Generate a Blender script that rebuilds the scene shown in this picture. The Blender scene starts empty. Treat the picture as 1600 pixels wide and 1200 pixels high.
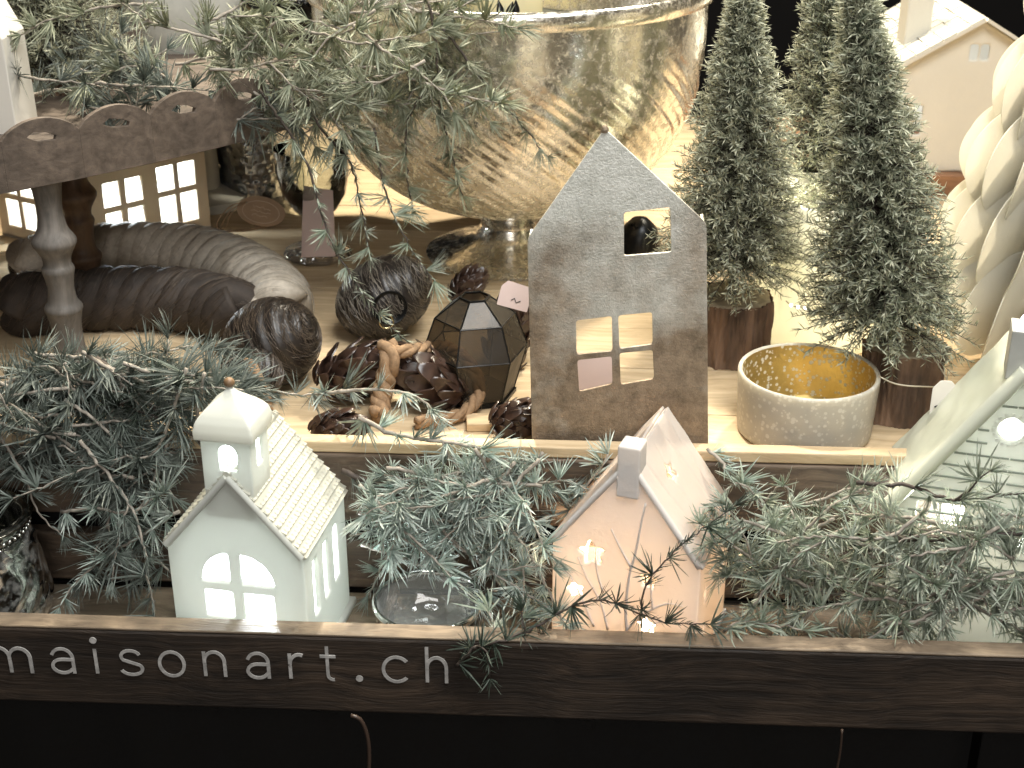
import bpy, bmesh, math, random
import numpy as np
from mathutils import Vector, Matrix, Quaternion, noise
from mathutils.geometry import tessellate_polygon

random.seed(7)
PI = math.pi
R = math.radians
scene = bpy.context.scene
col = scene.collection

# ------------------------------------------------------------------ camera
CAM = Vector((0.0, -0.93, 0.48))
PITCH, YAW, FPX = R(25.0), R(3.0), 2200.0          # focal length in pixels of the 1600 wide photograph
cam_d = bpy.data.cameras.new('camera')
cam = bpy.data.objects.new('camera', cam_d)
col.objects.link(cam)
cam.location = CAM
cam.rotation_euler = (PI / 2 - PITCH, 0, YAW)
cam_d.sensor_width = 36
cam_d.lens = 36 * FPX / 1600
cam_d.clip_start, cam_d.clip_end = 0.02, 60
cam_d.dof.use_dof = True
cam_d.dof.focus_distance = 1.02
cam_d.dof.aperture_fstop = 16
scene.camera = cam
CR = Matrix.Rotation(YAW, 3, 'Z') @ Matrix.Rotation(PI / 2 - PITCH, 3, 'X')

def at(px, py, y=None, z=None, x=None):
    """point of the place seen at photo pixel (px, py) at a given depth y (or height z)"""
    d = CR @ Vector(((px - 800) / FPX, (600 - py) / FPX, -1.0))
    if y is not None: t = (y - CAM.y) / d.y
    elif z is not None: t = (z - CAM.z) / d.z
    else: t = (x - CAM.x) / d.x
    return CAM + d * t

# ------------------------------------------------------------------ world, lamps, exposure
world = bpy.data.worlds.new('World'); scene.world = world; world.use_nodes = True
bg = world.node_tree.nodes['Background']
bg.inputs[0].default_value = (1.0, 0.93, 0.82, 1); bg.inputs[1].default_value = 0.05

def lamp(name, kind, loc, target, power, color, size=0.1, spot=None, blend=0.6, size_y=None):
    d = bpy.data.lights.new(name, kind); d.energy = power; d.color = color
    if kind == 'AREA':
        d.size = size
        if size_y: d.shape = 'RECTANGLE'; d.size_y = size_y
    else: d.shadow_soft_size = size
    if kind == 'SPOT': d.spot_size = R(spot); d.spot_blend = blend
    o = bpy.data.objects.new(name, d); col.objects.link(o); o.location = loc
    if target is not None:
        o.rotation_euler = (Vector(target) - Vector(loc)).to_track_quat('-Z', 'Y').to_euler()
    return o

lamp('ceiling_spot', 'SPOT', (-0.30, 1.15, 1.75), (0.02, 0.22, 0), 290, (1.0, .89, .70), .06, 58)
lamp('ceiling_spot', 'SPOT', (0.62, 1.05, 1.65), (0.25, 0.30, 0), 170, (1.0, .91, .72), .06, 50)
lamp('shop_ceiling_panel', 'AREA', (0.45, -0.75, 2.0), (0.08, 0.1, 0), 47, (.96, .99, 1.0), 1.0)  # unseen soft fill, added above the front to lift the faces
lamp('display_rail_lamp', 'AREA', (0.22, -0.12, 1.35), (0.14, -0.06, -0.05), 11.0, (1.0, .95, .86), .7, size_y=.12)  # unseen overhead fill added for the rail and lower boards
lamp('street_light', 'AREA', (0.1, -1.9, 0.9), (0, 0, 0), 13.0, (1.0, .96, .92), .8)  # unseen low fill added to brighten upright front faces

scene.view_settings.view_transform = 'Standard'
scene.view_settings.look = 'None'
scene.view_settings.exposure = 0.0
scene.view_settings.gamma = 1.0
scene.cycles.use_denoising = True
scene.cycles.max_bounces = 6
scene.cycles.diffuse_bounces = 3
scene.cycles.glossy_bounces = 3
scene.cycles.transmission_bounces = 4
scene.cycles.transparent_max_bounces = 12
scene.cycles.use_adaptive_sampling = True
scene.cycles.adaptive_threshold = 0.03
scene.cycles.caustics_reflective = False
scene.cycles.caustics_refractive = False
scene.cycles.sample_clamp_indirect = 6

# ------------------------------------------------------------------ materials
class NT:
    def __init__(s, name):
        s.m = bpy.data.materials.new(name); s.m.use_nodes = True
        s.t = s.m.node_tree; s.N = s.t.nodes; s.L = s.t.links
        s.N.clear(); s.out = s.N.new('ShaderNodeOutputMaterial')
    def n(s, typ, ins=None, **kw):
        nd = s.N.new('ShaderNode' + typ)
        for k, v in kw.items(): setattr(nd, k, v)
        for k, v in (ins or {}).items():
            sock = nd.inputs[k]
            if hasattr(v, 'node') or isinstance(v, bpy.types.NodeSocket): s.L.new(v, sock)
            else: sock.default_value = v
        return nd
    def ramp(s, fac, stops, interp='LINEAR'):
        nd = s.n('ValToRGB', {0: fac}); nd.color_ramp.interpolation = interp
        el = nd.color_ramp.elements
        while len(el) < len(stops): el.new(0.5)
        for e, (p, c) in zip(el, stops):
            e.position = p; e.color = (*c, 1) if len(c) == 3 else c
        return nd.outputs[0]
    def mixc(s, f, a, b, mode='MIX'):
        nd = s.n('Mix', data_type='RGBA', blend_type=mode)
        for i, v in ((0, f), (6, a), (7, b)):
            if isinstance(v, bpy.types.NodeSocket): s.L.new(v, nd.inputs[i])
            else: nd.inputs[i].default_value = v if i == 0 else (*v, 1)
        return nd.outputs[2]
    def math(s, op, a, b=0.0, c=0.0):
        nd = s.n('Math', {0: a, 1: b, 2: c}, operation=op); return nd.outputs[0]
    def coord(s, scale=(1, 1, 1), which='Object', rand=True):
        tc = s.n('TexCoord').outputs[which]
        mp = s.n('Mapping', {0: tc, 3: scale})
        if rand:
            oi = s.n('ObjectInfo').outputs['Random']
            cb = s.n('CombineXYZ', {0: s.math('MULTIPLY', oi, 13.7), 1: s.math('MULTIPLY', oi, 7.3), 2: s.math('MULTIPLY', oi, 29.1)})
            s.L.new(cb.outputs[0], mp.inputs[1])
        return mp.outputs[0]
    def noise(s, co, scale, detail=4, rough=.55, dist=0):
        return s.n('TexNoise', {'Vector': co, 'Scale': scale, 'Detail': detail, 'Roughness': rough, 'Distortion': dist}).outputs[0]
    def bump(s, h, strength=.3, dist=.002, normal=None):
        nd = s.n('Bump', {'Height': h, 'Strength': strength, 'Distance': dist})
        if normal is not None: s.L.new(normal, nd.inputs['Normal'])
        return nd.outputs[0]
    def bsdf(s, **kw):
        ins = {k.replace('_', ' '): v for k, v in kw.items()}
        for k, v in list(ins.items()):
            if k in ('Base Color', 'Emission Color', 'Specular Tint') and isinstance(v, tuple) and len(v) == 3: ins[k] = (*v, 1)
        return s.n('BsdfPrincipled', ins).outputs[0]
    def done(s, sh):
        s.L.new(sh, s.out.inputs[0]); return s.m

def basic(name, c, rough=.5, metal=0.0, var=.2, scale=30, bump=.15, bscale=120, bdist=.001, stretch=(1, 1, 1), **kw):
    t = NT(name); co = t.coord(stretch)
    n = t.noise(co, scale, 5)
    c2 = tuple(min(1, x * (1 - var)) for x in c); c1 = tuple(min(1, x * (1 + var * .6)) for x in c)
    base = t.ramp(n, [(.3, c2), (.7, c1)])
    b = t.bump(t.noise(co, bscale, 4), bump, bdist)
    rg = t.math('ADD', rough - .08, t.math('MULTIPLY', n, .16))
    return t.done(t.bsdf(Base_Color=base, Roughness=rg, Metallic=metal, Normal=b, **kw))

def wood(name, dark, light, grain=1.0, rough=.6, bump=.35, stain=.5, axis=0):
    t = NT(name)
    sc = [210.0 * grain] * 3; sc[axis] = 7.0
    co = t.coord(tuple(sc))
    warp = t.noise(t.coord((6, 6, 6)), 1.5, 2)
    v = t.n('VectorMath', {0: co, 1: t.n('CombineXYZ', {0: 0.0, 1: t.math('MULTIPLY', warp, 6.0), 2: t.math('MULTIPLY', warp, 6.0)}).outputs[0]}, operation='ADD').outputs[0]
    g = t.noise(v, 1.0, 7, .62, .3)
    fine = t.noise(v, 3.1, 3, .7)
    base = t.ramp(g, [(.28, dark), (.5, tuple((a + b) / 2 for a, b in zip(dark, light))), (.72, light)])
    st = t.noise(t.coord((5, 9, 9)), 3.0, 4)
    base = t.mixc(t.math('MULTIPLY', t.ramp(st, [(.42, (1, 1, 1)), (.62, (0, 0, 0))]), stain), base, tuple(x * .55 for x in dark))
    base = t.mixc(t.math('MULTIPLY', t.ramp(fine, [(.55, (0, 0, 0)), (.75, (1, 1, 1))]), .35), base, tuple(x * .6 for x in dark))
    oi = t.n('ObjectInfo').outputs['Random']
    hs = t.n('HueSaturation', {'Value': t.math('ADD', .86, t.math('MULTIPLY', oi, .28)), 'Color': base}).outputs[0]
    b = t.bump(t.math('ADD', g, t.math('MULTIPLY', fine, .4)), bump, .0015)
    return t.done(t.bsdf(Base_Color=hs, Roughness=rough, Normal=b))

def ceramic(name, c, trans, tc, rough=.35, bumpd=.0006, coat=.25, bscale=55):
    t = NT(name); co = t.coord((1, 1, 1), rand=False)
    n = t.noise(co, 28, 4)
    base = t.ramp(n, [(.25, tuple(x * .95 for x in c)), (.75, c)])
    b = t.bump(t.noise(co, bscale, 4), .35, bumpd)
    p = t.bsdf(Base_Color=base, Roughness=rough, Coat_Weight=coat, Coat_Roughness=.25, Normal=b)
    tr = t.n('BsdfTranslucent', {0: (*tc, 1), 1: b}).outputs[0]
    return t.done(t.n('MixShader', {0: trans, 1: p, 2: tr}).outputs[0])

def thin_glass(name, tint, refl=1.0, rough=.03, body=0.0, bodyc=(1, 1, 1), bumps=None):
    """thin blown glass: clear where seen straight on, mirroring at grazing angles"""
    t = NT(name); co = t.coord((1, 1, 1), rand=False)
    h = t.noise(co, 26, 3)
    nrm = t.bump(h, .5, .004) if bumps is None else t.bump(t.n('TexVoronoi', {'Vector': co, 'Scale': bumps}).outputs[0], .9, .006)
    tr = t.n('BsdfTransparent', {0: (*tint, 1)}).outputs[0]
    gl = t.n('BsdfGlossy', {'Color': (.95, .95, .95, 1), 'Roughness': rough, 'Normal': nrm}).outputs[0]
    fr = t.n('Fresnel', {'IOR': 1.52, 'Normal': nrm}).outputs[0]
    f = t.math('MINIMUM', t.math('MULTIPLY_ADD', fr, 1.6 * refl, .03), 1.0)
    sh = t.n('MixShader', {0: f, 1: tr, 2: gl}).outputs[0]
    if body:
        df = t.n('BsdfDiffuse', {0: (*bodyc, 1)}).outputs[0]
        sh = t.n('MixShader', {0: body, 1: sh, 2: df}).outputs[0]
    return t.done(sh)

def emitter(name, c, s):
    t = NT(name); return t.done(t.n('Emission', {0: (*c, 1), 1: s}).outputs[0])

def needles(name, base, frost, famt=.55, var=.35):
    t = NT(name)
    a = t.n('Attribute', attribute_name='tip').outputs['Fac']
    oi = t.n('ObjectInfo').outputs['Random']
    n = t.noise(t.coord((1, 1, 1)), 160, 3)
    b = t.mixc(oi, tuple(x * (1 - var) for x in base), tuple(x * (1 + var) for x in base))
    m = t.math('MULTIPLY', t.math('ADD', t.math('MULTIPLY', a, .6), t.math('MULTIPLY', t.ramp(n, [(.4, (0, 0, 0)), (.65, (1, 1, 1))]), .55)), famt)
    c = t.mixc(m, b, frost)
    p = t.bsdf(Base_Color=c, Roughness=.55)
    tr = t.n('BsdfTranslucent', {0: c}).outputs[0]
    return t.done(t.n('MixShader', {0: .32, 1: p, 2: tr}).outputs[0])

M = {}
M['wood_pale'] = wood('pale pine boards', (.42, .30, .17), (.68, .53, .34), .7, .55, .25, .18)
M['wood_mid'] = wood('weathered brown slats', (.055, .038, .027), (.19, .135, .09), .9, .6, .5, .45)
M['wood_dark'] = wood('dark oiled rail', (.012, .008, .005), (.080, .052, .033), .9, .62, .7, .6)
M['wood_lower'] = wood('weathered lower boards', (.20, .15, .10), (.48, .38, .27), .9, .6, .5, .35)
M['wood_cap'] = wood('worn rail edge', (.16, .115, .075), (.44, .33, .22), .9, .6, .5, .8)  # paler wood that carries the light on the rail's top
M['wood_riser'] = wood('reddish riser board', (.16, .075, .035), (.30, .15, .075), .8, .5, .2, .2)
M['tray'] = wood('grey brown stained tray', (.055, .041, .031), (.17, .13, .10), .6, .62, .4, .35)
M['leg_grey'] = wood('grey washed turned leg', (.075, .066, .056), (.22, .195, .17), .6, .65, .3, .4, axis=2)
M['leg_brown'] = wood('brown turned leg', (.06, .034, .02), (.16, .095, .055), .6, .5, .3, .3, axis=2)
M['bark'] = basic('rough bark', (.15, .092, .058), .85, 0, .75, 60, 1.0, 110, .004, (1, 1, .25))
M['cut_wood'] = basic('frosted cut wood', (.30, .24, .16), .7, 0, .35, 70, .4, 160, .001)
M['dark_room'] = basic('dark room', (.012, .009, .007), .8, 0, .4, 4, .1)
M['dark_cloth'] = basic('dark cloth', (.005, .004, .003), .95, 0, .4, 60, .3, 400)  # near black, holds the shade under the display in its colour
M['chair'] = basic('dark varnished chair', (.055, .035, .025), .35, 0, .3, 12, .1)
M['letter'] = basic('worn white lettering', (.42, .40, .375), .6, 0, .35, 160, .2, 300)
M['church'] = ceramic('glazed cream porcelain', (.78, .79, .73), .36, (.96, .97, .92), .33)
M['church_roof'] = ceramic('cream porcelain roof', (.58, .57, .49), .26, (.95, .94, .84), .45, .0009, .12, 300)
M['star'] = ceramic('white bisque porcelain', (.86, .81, .76), .27, (1.0, .89, .78), .6, .0009, .05, 240)
M['star_roof'] = ceramic('bisque porcelain roof', (.72, .68, .63), .42, (1.0, .88, .76), .6, .0009, .05, 240)
M['green'] = ceramic('mint porcelain', (.87, .88, .82), .50, (.98, .99, .94), .35)
M['green_roof'] = ceramic('cream mint porcelain', (.82, .83, .70), .26, (.95, .98, .84), .4)
M['lantern'] = ceramic('matt beige lantern', (.60, .50, .38), .06, (.9, .8, .6), .6, .0004, .0)
M['white_house'] = ceramic('matt white lantern', (.70, .67, .60), .05, (.9, .85, .7), .6, .0004, .0)
M['chalet'] = ceramic('white bisque chalet', (.60, .575, .50), .05, (1, .93, .78), .6, .0012, .0, 110)
M['finial'] = basic('brown wooden finial', (.20, .12, .06), .5, 0, .3, 60)
M['petal'] = ceramic('cream paper petals', (.92, .89, .80), .5, (1.0, .97, .88), .75, .0005, .0, 200)
M['gold_in'] = None
M['candle'] = ceramic('ivory wax', (.82, .76, .52), .3, (1, .9, .55), .4)
M['needle_left'] = needles('frosted grey needles', (.075, .10, .08), (.46, .50, .45), .58)
M['needle_mid'] = needles('frosted blue green needles', (.23, .32, .265), (.90, .93, .86), .68)
M['needle_right'] = needles('frosted green needles', (.19, .255, .175), (.90, .91, .78), .66)
M['needle_top'] = needles('olive frosted needles', (.14, .17, .10), (.80, .80, .62), .60)
M['needle_dark'] = needles('dark green needles', (.035, .055, .035), (.22, .26, .21), .45)
M['brush'] = needles('snowed bottle brush needles', (.038, .072, .036), (.90, .89, .68), .76)
M['stem'] = basic('frosted stem', (.34, .30, .25), .7, 0, .45, 200, .5, 300)
M['stem_dark'] = basic('dark stem', (.060, .045, .035), .7, 0, .4, 200, .5, 300)
M['cone'] = basic('glossy cone scales', (.050, .028, .020), .30, 0, .6, 120, .2, 200)
M['cone_core'] = basic('cone core', (.03, .016, .01), .7)
M['rope'] = basic('jute rope', (.30, .19, .105), .85, 0, .35, 200, .6, 500)
M['fibre_brown'] = basic('brown fibres', (.105, .078, .055), .42, 0, .4, 90, .5, 240, .001)
t = NT('ribbed braid'); co = t.coord((1, 1, 1), rand=False)
bn = t.noise(co, 11, 3); bf = t.noise(co, 260, 3)
base = t.ramp(bn, [(.32, (.12, .09, .065)), (.43, (.34, .28, .205)), (.53, (.70, .62, .51))])
base = t.mixc(t.math('MULTIPLY', bf, .6), base, (.06, .045, .03))
M['braid'] = t.done(t.bsdf(Base_Color=base, Roughness=.7, Normal=t.bump(bf, .5, .001)))
M['fibre_pale'] = basic('silvery fibres', (.27, .225, .175), .4, 0, .35, 120)
M['fibre_mid'] = basic('grey brown fibres', (.17, .145, .115), .4, 0, .4, 120)
M['fibre_dark'] = basic('near black fibres', (.020, .015, .012), .4, 0, .4, 100, .4, 260)
M['black_metal'] = basic('black metal', (.012, .012, .012), .3, .6, .3, 60)
M['tag_brown'] = basic('kraft card', (.38, .25, .15), .75, 0, .15, 80, .2, 400)
M['tag_pink'] = basic('pale pink card', (.58, .45, .41), .7, 0, .06, 40, .05)
M['tag_white'] = basic('white card', (.78, .74, .68), .6, 0, .05, 40, .05)
M['ink'] = basic('ink', (.03, .03, .03), .6)
M['ink_white'] = basic('pale print', (.62, .48, .35), .6)
M['wire'] = basic('pale wire', (.45, .40, .30), .4, .5)
M['led'] = emitter('led bulb', (1.0, .95, .85), 14)
M['led_cool'] = emitter('cool led', (.85, .95, 1.0), 18)
M['pot'] = basic('pale grey pot', (.42, .41, .36), .5, 0, .2, 30, .2)
M['glass'] = thin_glass('clear glass', (.93, .95, .93))
M['glass_bumpy'] = thin_glass('rough foot glass', (.90, .86, .78), 1.3, .08, .10, (.8, .75, .68), 120)
M['glass_dark'] = thin_glass('smoky glass', (.42, .37, .30), .25, .42, .25, (.10, .08, .055))
M['cream_glow'] = ceramic('pale cream paper', (.92, .91, .82), .45, (1, .98, .88), .8, .0004, 0)

# galvanised sheet
t = NT('galvanised sheet'); co = t.coord((1, 1, 1), rand=False)
mott = t.math('ADD', t.math('MULTIPLY', t.noise(co, 85, 7, .78), .6), t.math('MULTIPLY', t.noise(co, 16, 4, .6), .4)); fl = t.n('TexVoronoi', {'Vector': t.coord((1, 1, 1), rand=False), 'Scale': 260}, feature='F1').outputs[1]
scr = t.noise(t.n('VectorMath', {0: co, 1: fl}, operation='ADD').outputs[0], 520, 3, .7)
brown_refl = t.noise(co, 13, 4)
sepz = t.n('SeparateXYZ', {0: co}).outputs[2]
base = t.ramp(mott, [(.36, (.46, .455, .39)), (.5, (.72, .715, .64)), (.62, (.92, .91, .84))])
base = t.mixc(t.math('MULTIPLY', t.ramp(scr, [(.42, (0, 0, 0)), (.60, (1, 1, 1))]), .55), base, (.86, .85, .78))
rm = t.math('MULTIPLY', t.ramp(t.math('SUBTRACT', brown_refl, t.math('MULTIPLY', sepz, 2.2)), [(.05, (0, 0, 0)), (.34, (1, 1, 1))]), .92)  # brown reflection at the base, painted into the sheet by height
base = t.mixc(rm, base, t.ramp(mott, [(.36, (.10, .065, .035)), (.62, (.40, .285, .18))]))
M['zinc'] = t.done(t.bsdf(Base_Color=base, Metallic=.42, Roughness=t.math('ADD', .34, t.math('MULTIPLY', mott, .2)), Normal=t.bump(t.math('ADD', mott, t.math('MULTIPLY', scr, 1.2)), .55, .0014)))

# mercury glass
def mercury(name, c1, c2, rough, bscale, worn=.35, bdist=.002, wornc=(.20, .15, .09), thin=0.0):
    t = NT(name); co = t.coord((1, 1, 1), rand=False)
    n = t.noise(co, 22, 6, .65); sp = t.noise(co, 130, 4, .7)
    base = t.ramp(n, [(.3, c1), (.7, c2)])
    w = t.math('MULTIPLY', t.ramp(sp, [(.48, (0, 0, 0)), (.62, (1, 1, 1))]), worn)
    base = t.mixc(w, base, wornc)
    b = t.bump(t.noise(co, bscale, 3), .35, bdist)
    sh_ = t.bsdf(Base_Color=base, Metallic=t.math('SUBTRACT', 1.0, t.math('MULTIPLY', w, .5)), Roughness=t.math('ADD', rough, t.math('MULTIPLY', w, .3)), Normal=b)
    if thin: sh_ = t.n('MixShader', {0: t.math('MULTIPLY_ADD', w, .5, thin), 1: sh_, 2: t.n('BsdfTranslucent', {0: (1, .93, .78, 1), 1: b}).outputs[0]}).outputs[0]
    return t.done(sh_)
M['mercury'] = mercury('mercury glass', (.84, .83, .78), (.97, .96, .92), .17, 38, .45, .002, (.66, .62, .54), .20)
M['mercury_silver'] = mercury('crackled mercury glass', (.74, .76, .72), (.96, .97, .93), .07, 30, .35, .003, (.30, .25, .20))
M['faceted'] = mercury('honeycomb silver glass', (.25, .26, .28), (.62, .64, .66), .1, 40, .3, .002, (.05, .04, .04))

# votive
t = NT('gold speckled lining'); co = t.coord((1, 1, 1), rand=False)
vd = t.n('TexVoronoi', {'Vector': co, 'Scale': 300, 'Randomness': 1.0}); vs = t.n('SeparateColor', {0: vd.outputs[1]}).outputs[0]
dot = t.math('LESS_THAN', vd.outputs[0], t.math('MULTIPLY', vs, .55))
gold = t.bsdf(Base_Color=t.ramp(t.noise(co, 30, 4), [(.3, (.52, .36, .11)), (.7, (.80, .62, .25))]), Metallic=.75, Roughness=.33, Normal=t.bump(t.noise(co, 180, 3), .5, .001))
clr = t.n('BsdfTranslucent', {0: (1, .93, .74, 1)}).outputs[0]
clr = t.n('MixShader', {0: .6, 1: clr, 2: t.n('BsdfDiffuse', {0: (.95, .88, .70, 1)}).outputs[0]}).outputs[0]
M['gold_in'] = t.done(t.n('MixShader', {0: dot, 1: gold, 2: clr}).outputs[0])
t = NT('frosted speckled glass'); co = t.coord((1, 1, 1), rand=False)
vd = t.n('TexVoronoi', {'Vector': co, 'Scale': 300}); vs = t.n('SeparateColor', {0: vd.outputs[1]}).outputs[0]
dot = t.ramp(t.math('SUBTRACT', t.math('MULTIPLY', vs, .62), vd.outputs[0]), [(.0, (0, 0, 0)), (.12, (1, 1, 1))])
cb = t.mixc(dot, (.70, .68, .62), (1.0, .98, .90))
pb = t.bsdf(Base_Color=cb, Roughness=.28, Coat_Weight=.5, Normal=t.bump(vd.outputs[0], .12, .001))
tb = t.n('BsdfTranslucent', {0: (.95, .88, .72, 1)}).outputs[0]
M['frost_glass'] = t.done(t.n('MixShader', {0: .5, 1: pb, 2: tb}).outputs[0])

# ------------------------------------------------------------------ mesh helpers
class MB:
    def __init__(s): s.v = []; s.f = []; s.a = []
    def add(s, vs, fs, attr=None):
        o = len(s.v); s.v += [tuple(v) for v in vs]; s.f += [tuple(i + o for i in f) for f in fs]
        s.a += list(attr) if attr is not None else [0.0] * len(vs)
        return s
    def box(s, lo, hi, m=None):
        x0, y0, z0 = lo; x1, y1, z1 = hi
        vs = [Vector(p) for p in ((x0,y0,z0),(x1,y0,z0),(x1,y1,z0),(x0,y1,z0),(x0,y0,z1),(x1,y0,z1),(x1,y1,z1),(x0,y1,z1))]
        if m is not None: vs = [m @ v for v in vs]
        return s.add(vs, [(0,3,2,1),(4,5,6,7),(0,1,5,4),(1,2,6,5),(2,3,7,6),(3,0,4,7)])
    def tube(s, pts, rad, n=8, closed=False, cap=True, twist=None, flat=1.0):
        pts = [Vector(p) for p in pts]; k = len(pts)
        rr = rad if callable(rad) else ((lambda i: rad[i]) if isinstance(rad, (list, tuple)) else (lambda i: rad))
        vs = []; up = None
        for i, p in enumerate(pts):
            a = pts[(i - 1) % k] if (closed or i) else p
            b = pts[(i + 1) % k] if (closed or i < k - 1) else p
            tg = (b - a).normalized()
            if up is None:
                up = Vector((0, 0, 1)) if abs(tg.z) < .9 else Vector((1, 0, 0))
            sx = tg.cross(up)
            if sx.length < 1e-6: sx = tg.orthogonal()
            sx.normalize(); up = sx.cross(tg).normalized()
            for j in range(n):
                th = 2 * PI * j / n + (twist(i) if twist else 0)
                r = rr(i) if not callable(rad) or rad.__code__.co_argcount == 1 else rad(i, 2 * PI * j / n)
                vs.append(p + (sx * math.cos(th) + up * math.sin(th) * flat) * r)
        fs = []
        for i in range(k if closed else k - 1):
            i2 = (i + 1) % k
            for j in range(n):
                j2 = (j + 1) % n
                fs.append((i * n + j, i * n + j2, i2 * n + j2, i2 * n + j))
        if cap and not closed:
            fs.append(tuple(reversed(range(n)))); fs.append(tuple((k - 1) * n + j for j in range(n)))
        return s.add(vs, fs)
    def lathe(s, prof, n=48, fn=None, m=None):
        vs = []; fs = []; k = len(prof)
        for i, (r, z) in enumerate(prof):
            for j in range(n):
                th = 2 * PI * j / n; q = r; zz = z
                if fn: q, zz = fn(r, z, th, i)
                p = Vector((q * math.cos(th), q * math.sin(th), zz))
                vs.append(m @ p if m is not None else p)
        for i in range(k - 1):
            for j in range(n):
                j2 = (j + 1) % n
                fs.append((i * n + j, i * n + j2, (i + 1) * n + j2, (i + 1) * n + j))
        return s.add(vs, fs)
    def plate(s, outer, holes, thick, m):
        """polygon with holes in the local XZ plane (x, z), extruded along +Y by thick, then mapped by m"""
        loops = [outer] + list(holes)
        flat = [p for l in loops for p in l]; n = len(flat)
        tris = tessellate_polygon([[Vector((p[0], p[1], 0)) for p in l] for l in loops])
        vs = [m @ Vector((p[0], 0, p[1])) for p in flat] + [m @ Vector((p[0], thick, p[1])) for p in flat]
        fs = []
        for a, b, c in tris:
            A, B, C = flat[a], flat[b], flat[c]
            ar = (B[0]-A[0])*(C[1]-A[1]) - (C[0]-A[0])*(B[1]-A[1])
            if abs(ar) < 1e-14: continue
            if ar < 0: b, c = c, b
            fs.append((a, b, c)); fs.append((a + n, c + n, b + n))
        o = 0
        for l in loops:
            k = len(l)
            ar = sum(l[i][0]*l[(i+1)%k][1] - l[(i+1)%k][0]*l[i][1] for i in range(k))
            ccw = ar > 0; hole = l is not outer
            for i in range(k):
                j = (i + 1) % k
                q = (o+i, o+i+n, o+j+n, o+j)
                if ccw != hole: q = (o+j, o+j+n, o+i+n, o+i)
                fs.append(tuple(reversed(q)))
            o += k
        return s.add(vs, fs)
    def mesh(s, name, smooth=None, attr=False):
        me = bpy.data.meshes.new(name); me.from_pydata([tuple(v) for v in s.v], [], s.f); me.update()
        if attr:
            at_ = me.attributes.new('tip', 'FLOAT', 'POINT'); at_.data.foreach_set('value', s.a)
        if smooth is not None:
            if smooth >= 179: me.polygons.foreach_set('use_smooth', [True] * len(me.polygons))
            else: me.set_sharp_from_angle(angle=R(smooth)); me.polygons.foreach_set('use_smooth', [True] * len(me.polygons)); me.set_sharp_from_angle(angle=R(smooth))
        return me
    def build(s, name, mat, parent=None, smooth=None, attr=False, bevel=0):
        me = s.mesh(name, smooth, attr)
        return link(name, me, mat, parent, bevel)

def link(name, me, mat, parent=None, bevel=0):
    m = M[mat] if isinstance(mat, str) else mat
    if m and not me.materials: me.materials.append(m)
    o = bpy.data.objects.new(name, me); col.objects.link(o)
    if parent is not None: o.parent = parent
    if bevel:
        b = o.modifiers.new('bevel', 'BEVEL'); b.width = bevel; b.segments = 2; b.limit_method = 'ANGLE'; b.angle_limit = R(40)
    return o

def tag(o, label=None, cat=None, group=None, kind=None):
    if label: o['label'] = label
    if cat: o['category'] = cat
    if group: o['group'] = group
    if kind: o['kind'] = kind
    return o

def thing(name, label, cat, loc=(0, 0, 0), rz=0.0, group=None, kind=None):
    o = bpy.data.objects.new(name, None); col.objects.link(o)
    o.empty_display_size = .02
    o.location = loc; o.rotation_euler = (0, 0, rz)
    return tag(o, label, cat, group, kind)

def evaluated(o):
    dg = bpy.context.evaluated_depsgraph_get(); dg.update()
    return bpy.data.meshes.new_from_object(o.evaluated_get(dg))

def molded(name, outer, cutters, voxel, smooth=6, adds=()):
    """slip-cast ceramic: solids cut, then voxel-remeshed and smoothed so that all edges are soft"""
    tmp = []
    o = bpy.data.objects.new('tmp', outer.mesh('tmp')); col.objects.link(o); tmp.append(o)
    for i, (mb, op) in enumerate([(a, 'UNION') for a in adds] + [(c, 'DIFFERENCE') for c in cutters]):
        c = bpy.data.objects.new('tmpc', mb.mesh('tmpc')); col.objects.link(c); tmp.append(c)
        b = o.modifiers.new('b%d' % i, 'BOOLEAN'); b.operation = op; b.object = c; b.solver = 'EXACT'
    r = o.modifiers.new('r', 'REMESH'); r.mode = 'VOXEL'; r.voxel_size = voxel; r.use_smooth_shade = True
    if smooth:
        sm = o.modifiers.new('s', 'SMOOTH'); sm.factor = .5; sm.iterations = smooth
    me = evaluated(o); me.name = name
    for x in tmp:
        d = x.data; bpy.data.objects.remove(x); bpy.data.meshes.remove(d)
    me.polygons.foreach_set('use_smooth', [True] * len(me.polygons))
    return me

def spline(pts, step):
    """Catmull-Rom through points, resampled at about step"""
    P = [Vector(p) for p in pts]; P = [P[0] * 2 - P[1]] + P + [P[-1] * 2 - P[-2]]
    out = []
    for i in range(1, len(P) - 2):
        a, b, c, d = P[i-1:i+3]; n = max(2, int((c - b).length / step))
        for k in range(n):
            u = k / n
            out.append(.5 * ((2*b) + (c - a)*u + (2*a - 5*b + 4*c - d)*u*u + (3*b - a - 3*c + d)*u**3))
    out.append(P[-2].copy()); return out

def circ(cx, cz, r, n=24, a0=0, a1=2 * PI, sx=1.0):
    full = abs(a1 - a0 - 2 * PI) < 1e-6
    k = n if full else n + 1
    return [(cx + r * sx * math.cos(a0 + (a1 - a0) * i / n), cz + r * math.sin(a0 + (a1 - a0) * i / n)) for i in range(k)]

def arch(cx, z0, w, h, n=10):
    r = w / 2
    return [(cx - r, z0), (cx + r, z0)] + circ(cx, z0 + h - r, r, n, 0, PI)

def star_poly(cx, cz, r, rot=0.0, inner=.48, sx=1.0, sz=1.0):
    return [(cx + sx * (r if i % 2 == 0 else r * inner) * math.cos(PI/2 + rot + i*PI/5), cz + sz * (r if i % 2 == 0 else r * inner) * math.sin(PI/2 + rot + i*PI/5)) for i in range(10)]

def rect(x0, x1, z0, z1): return [(x0, z0), (x1, z0), (x1, z1), (x0, z1)]

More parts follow.
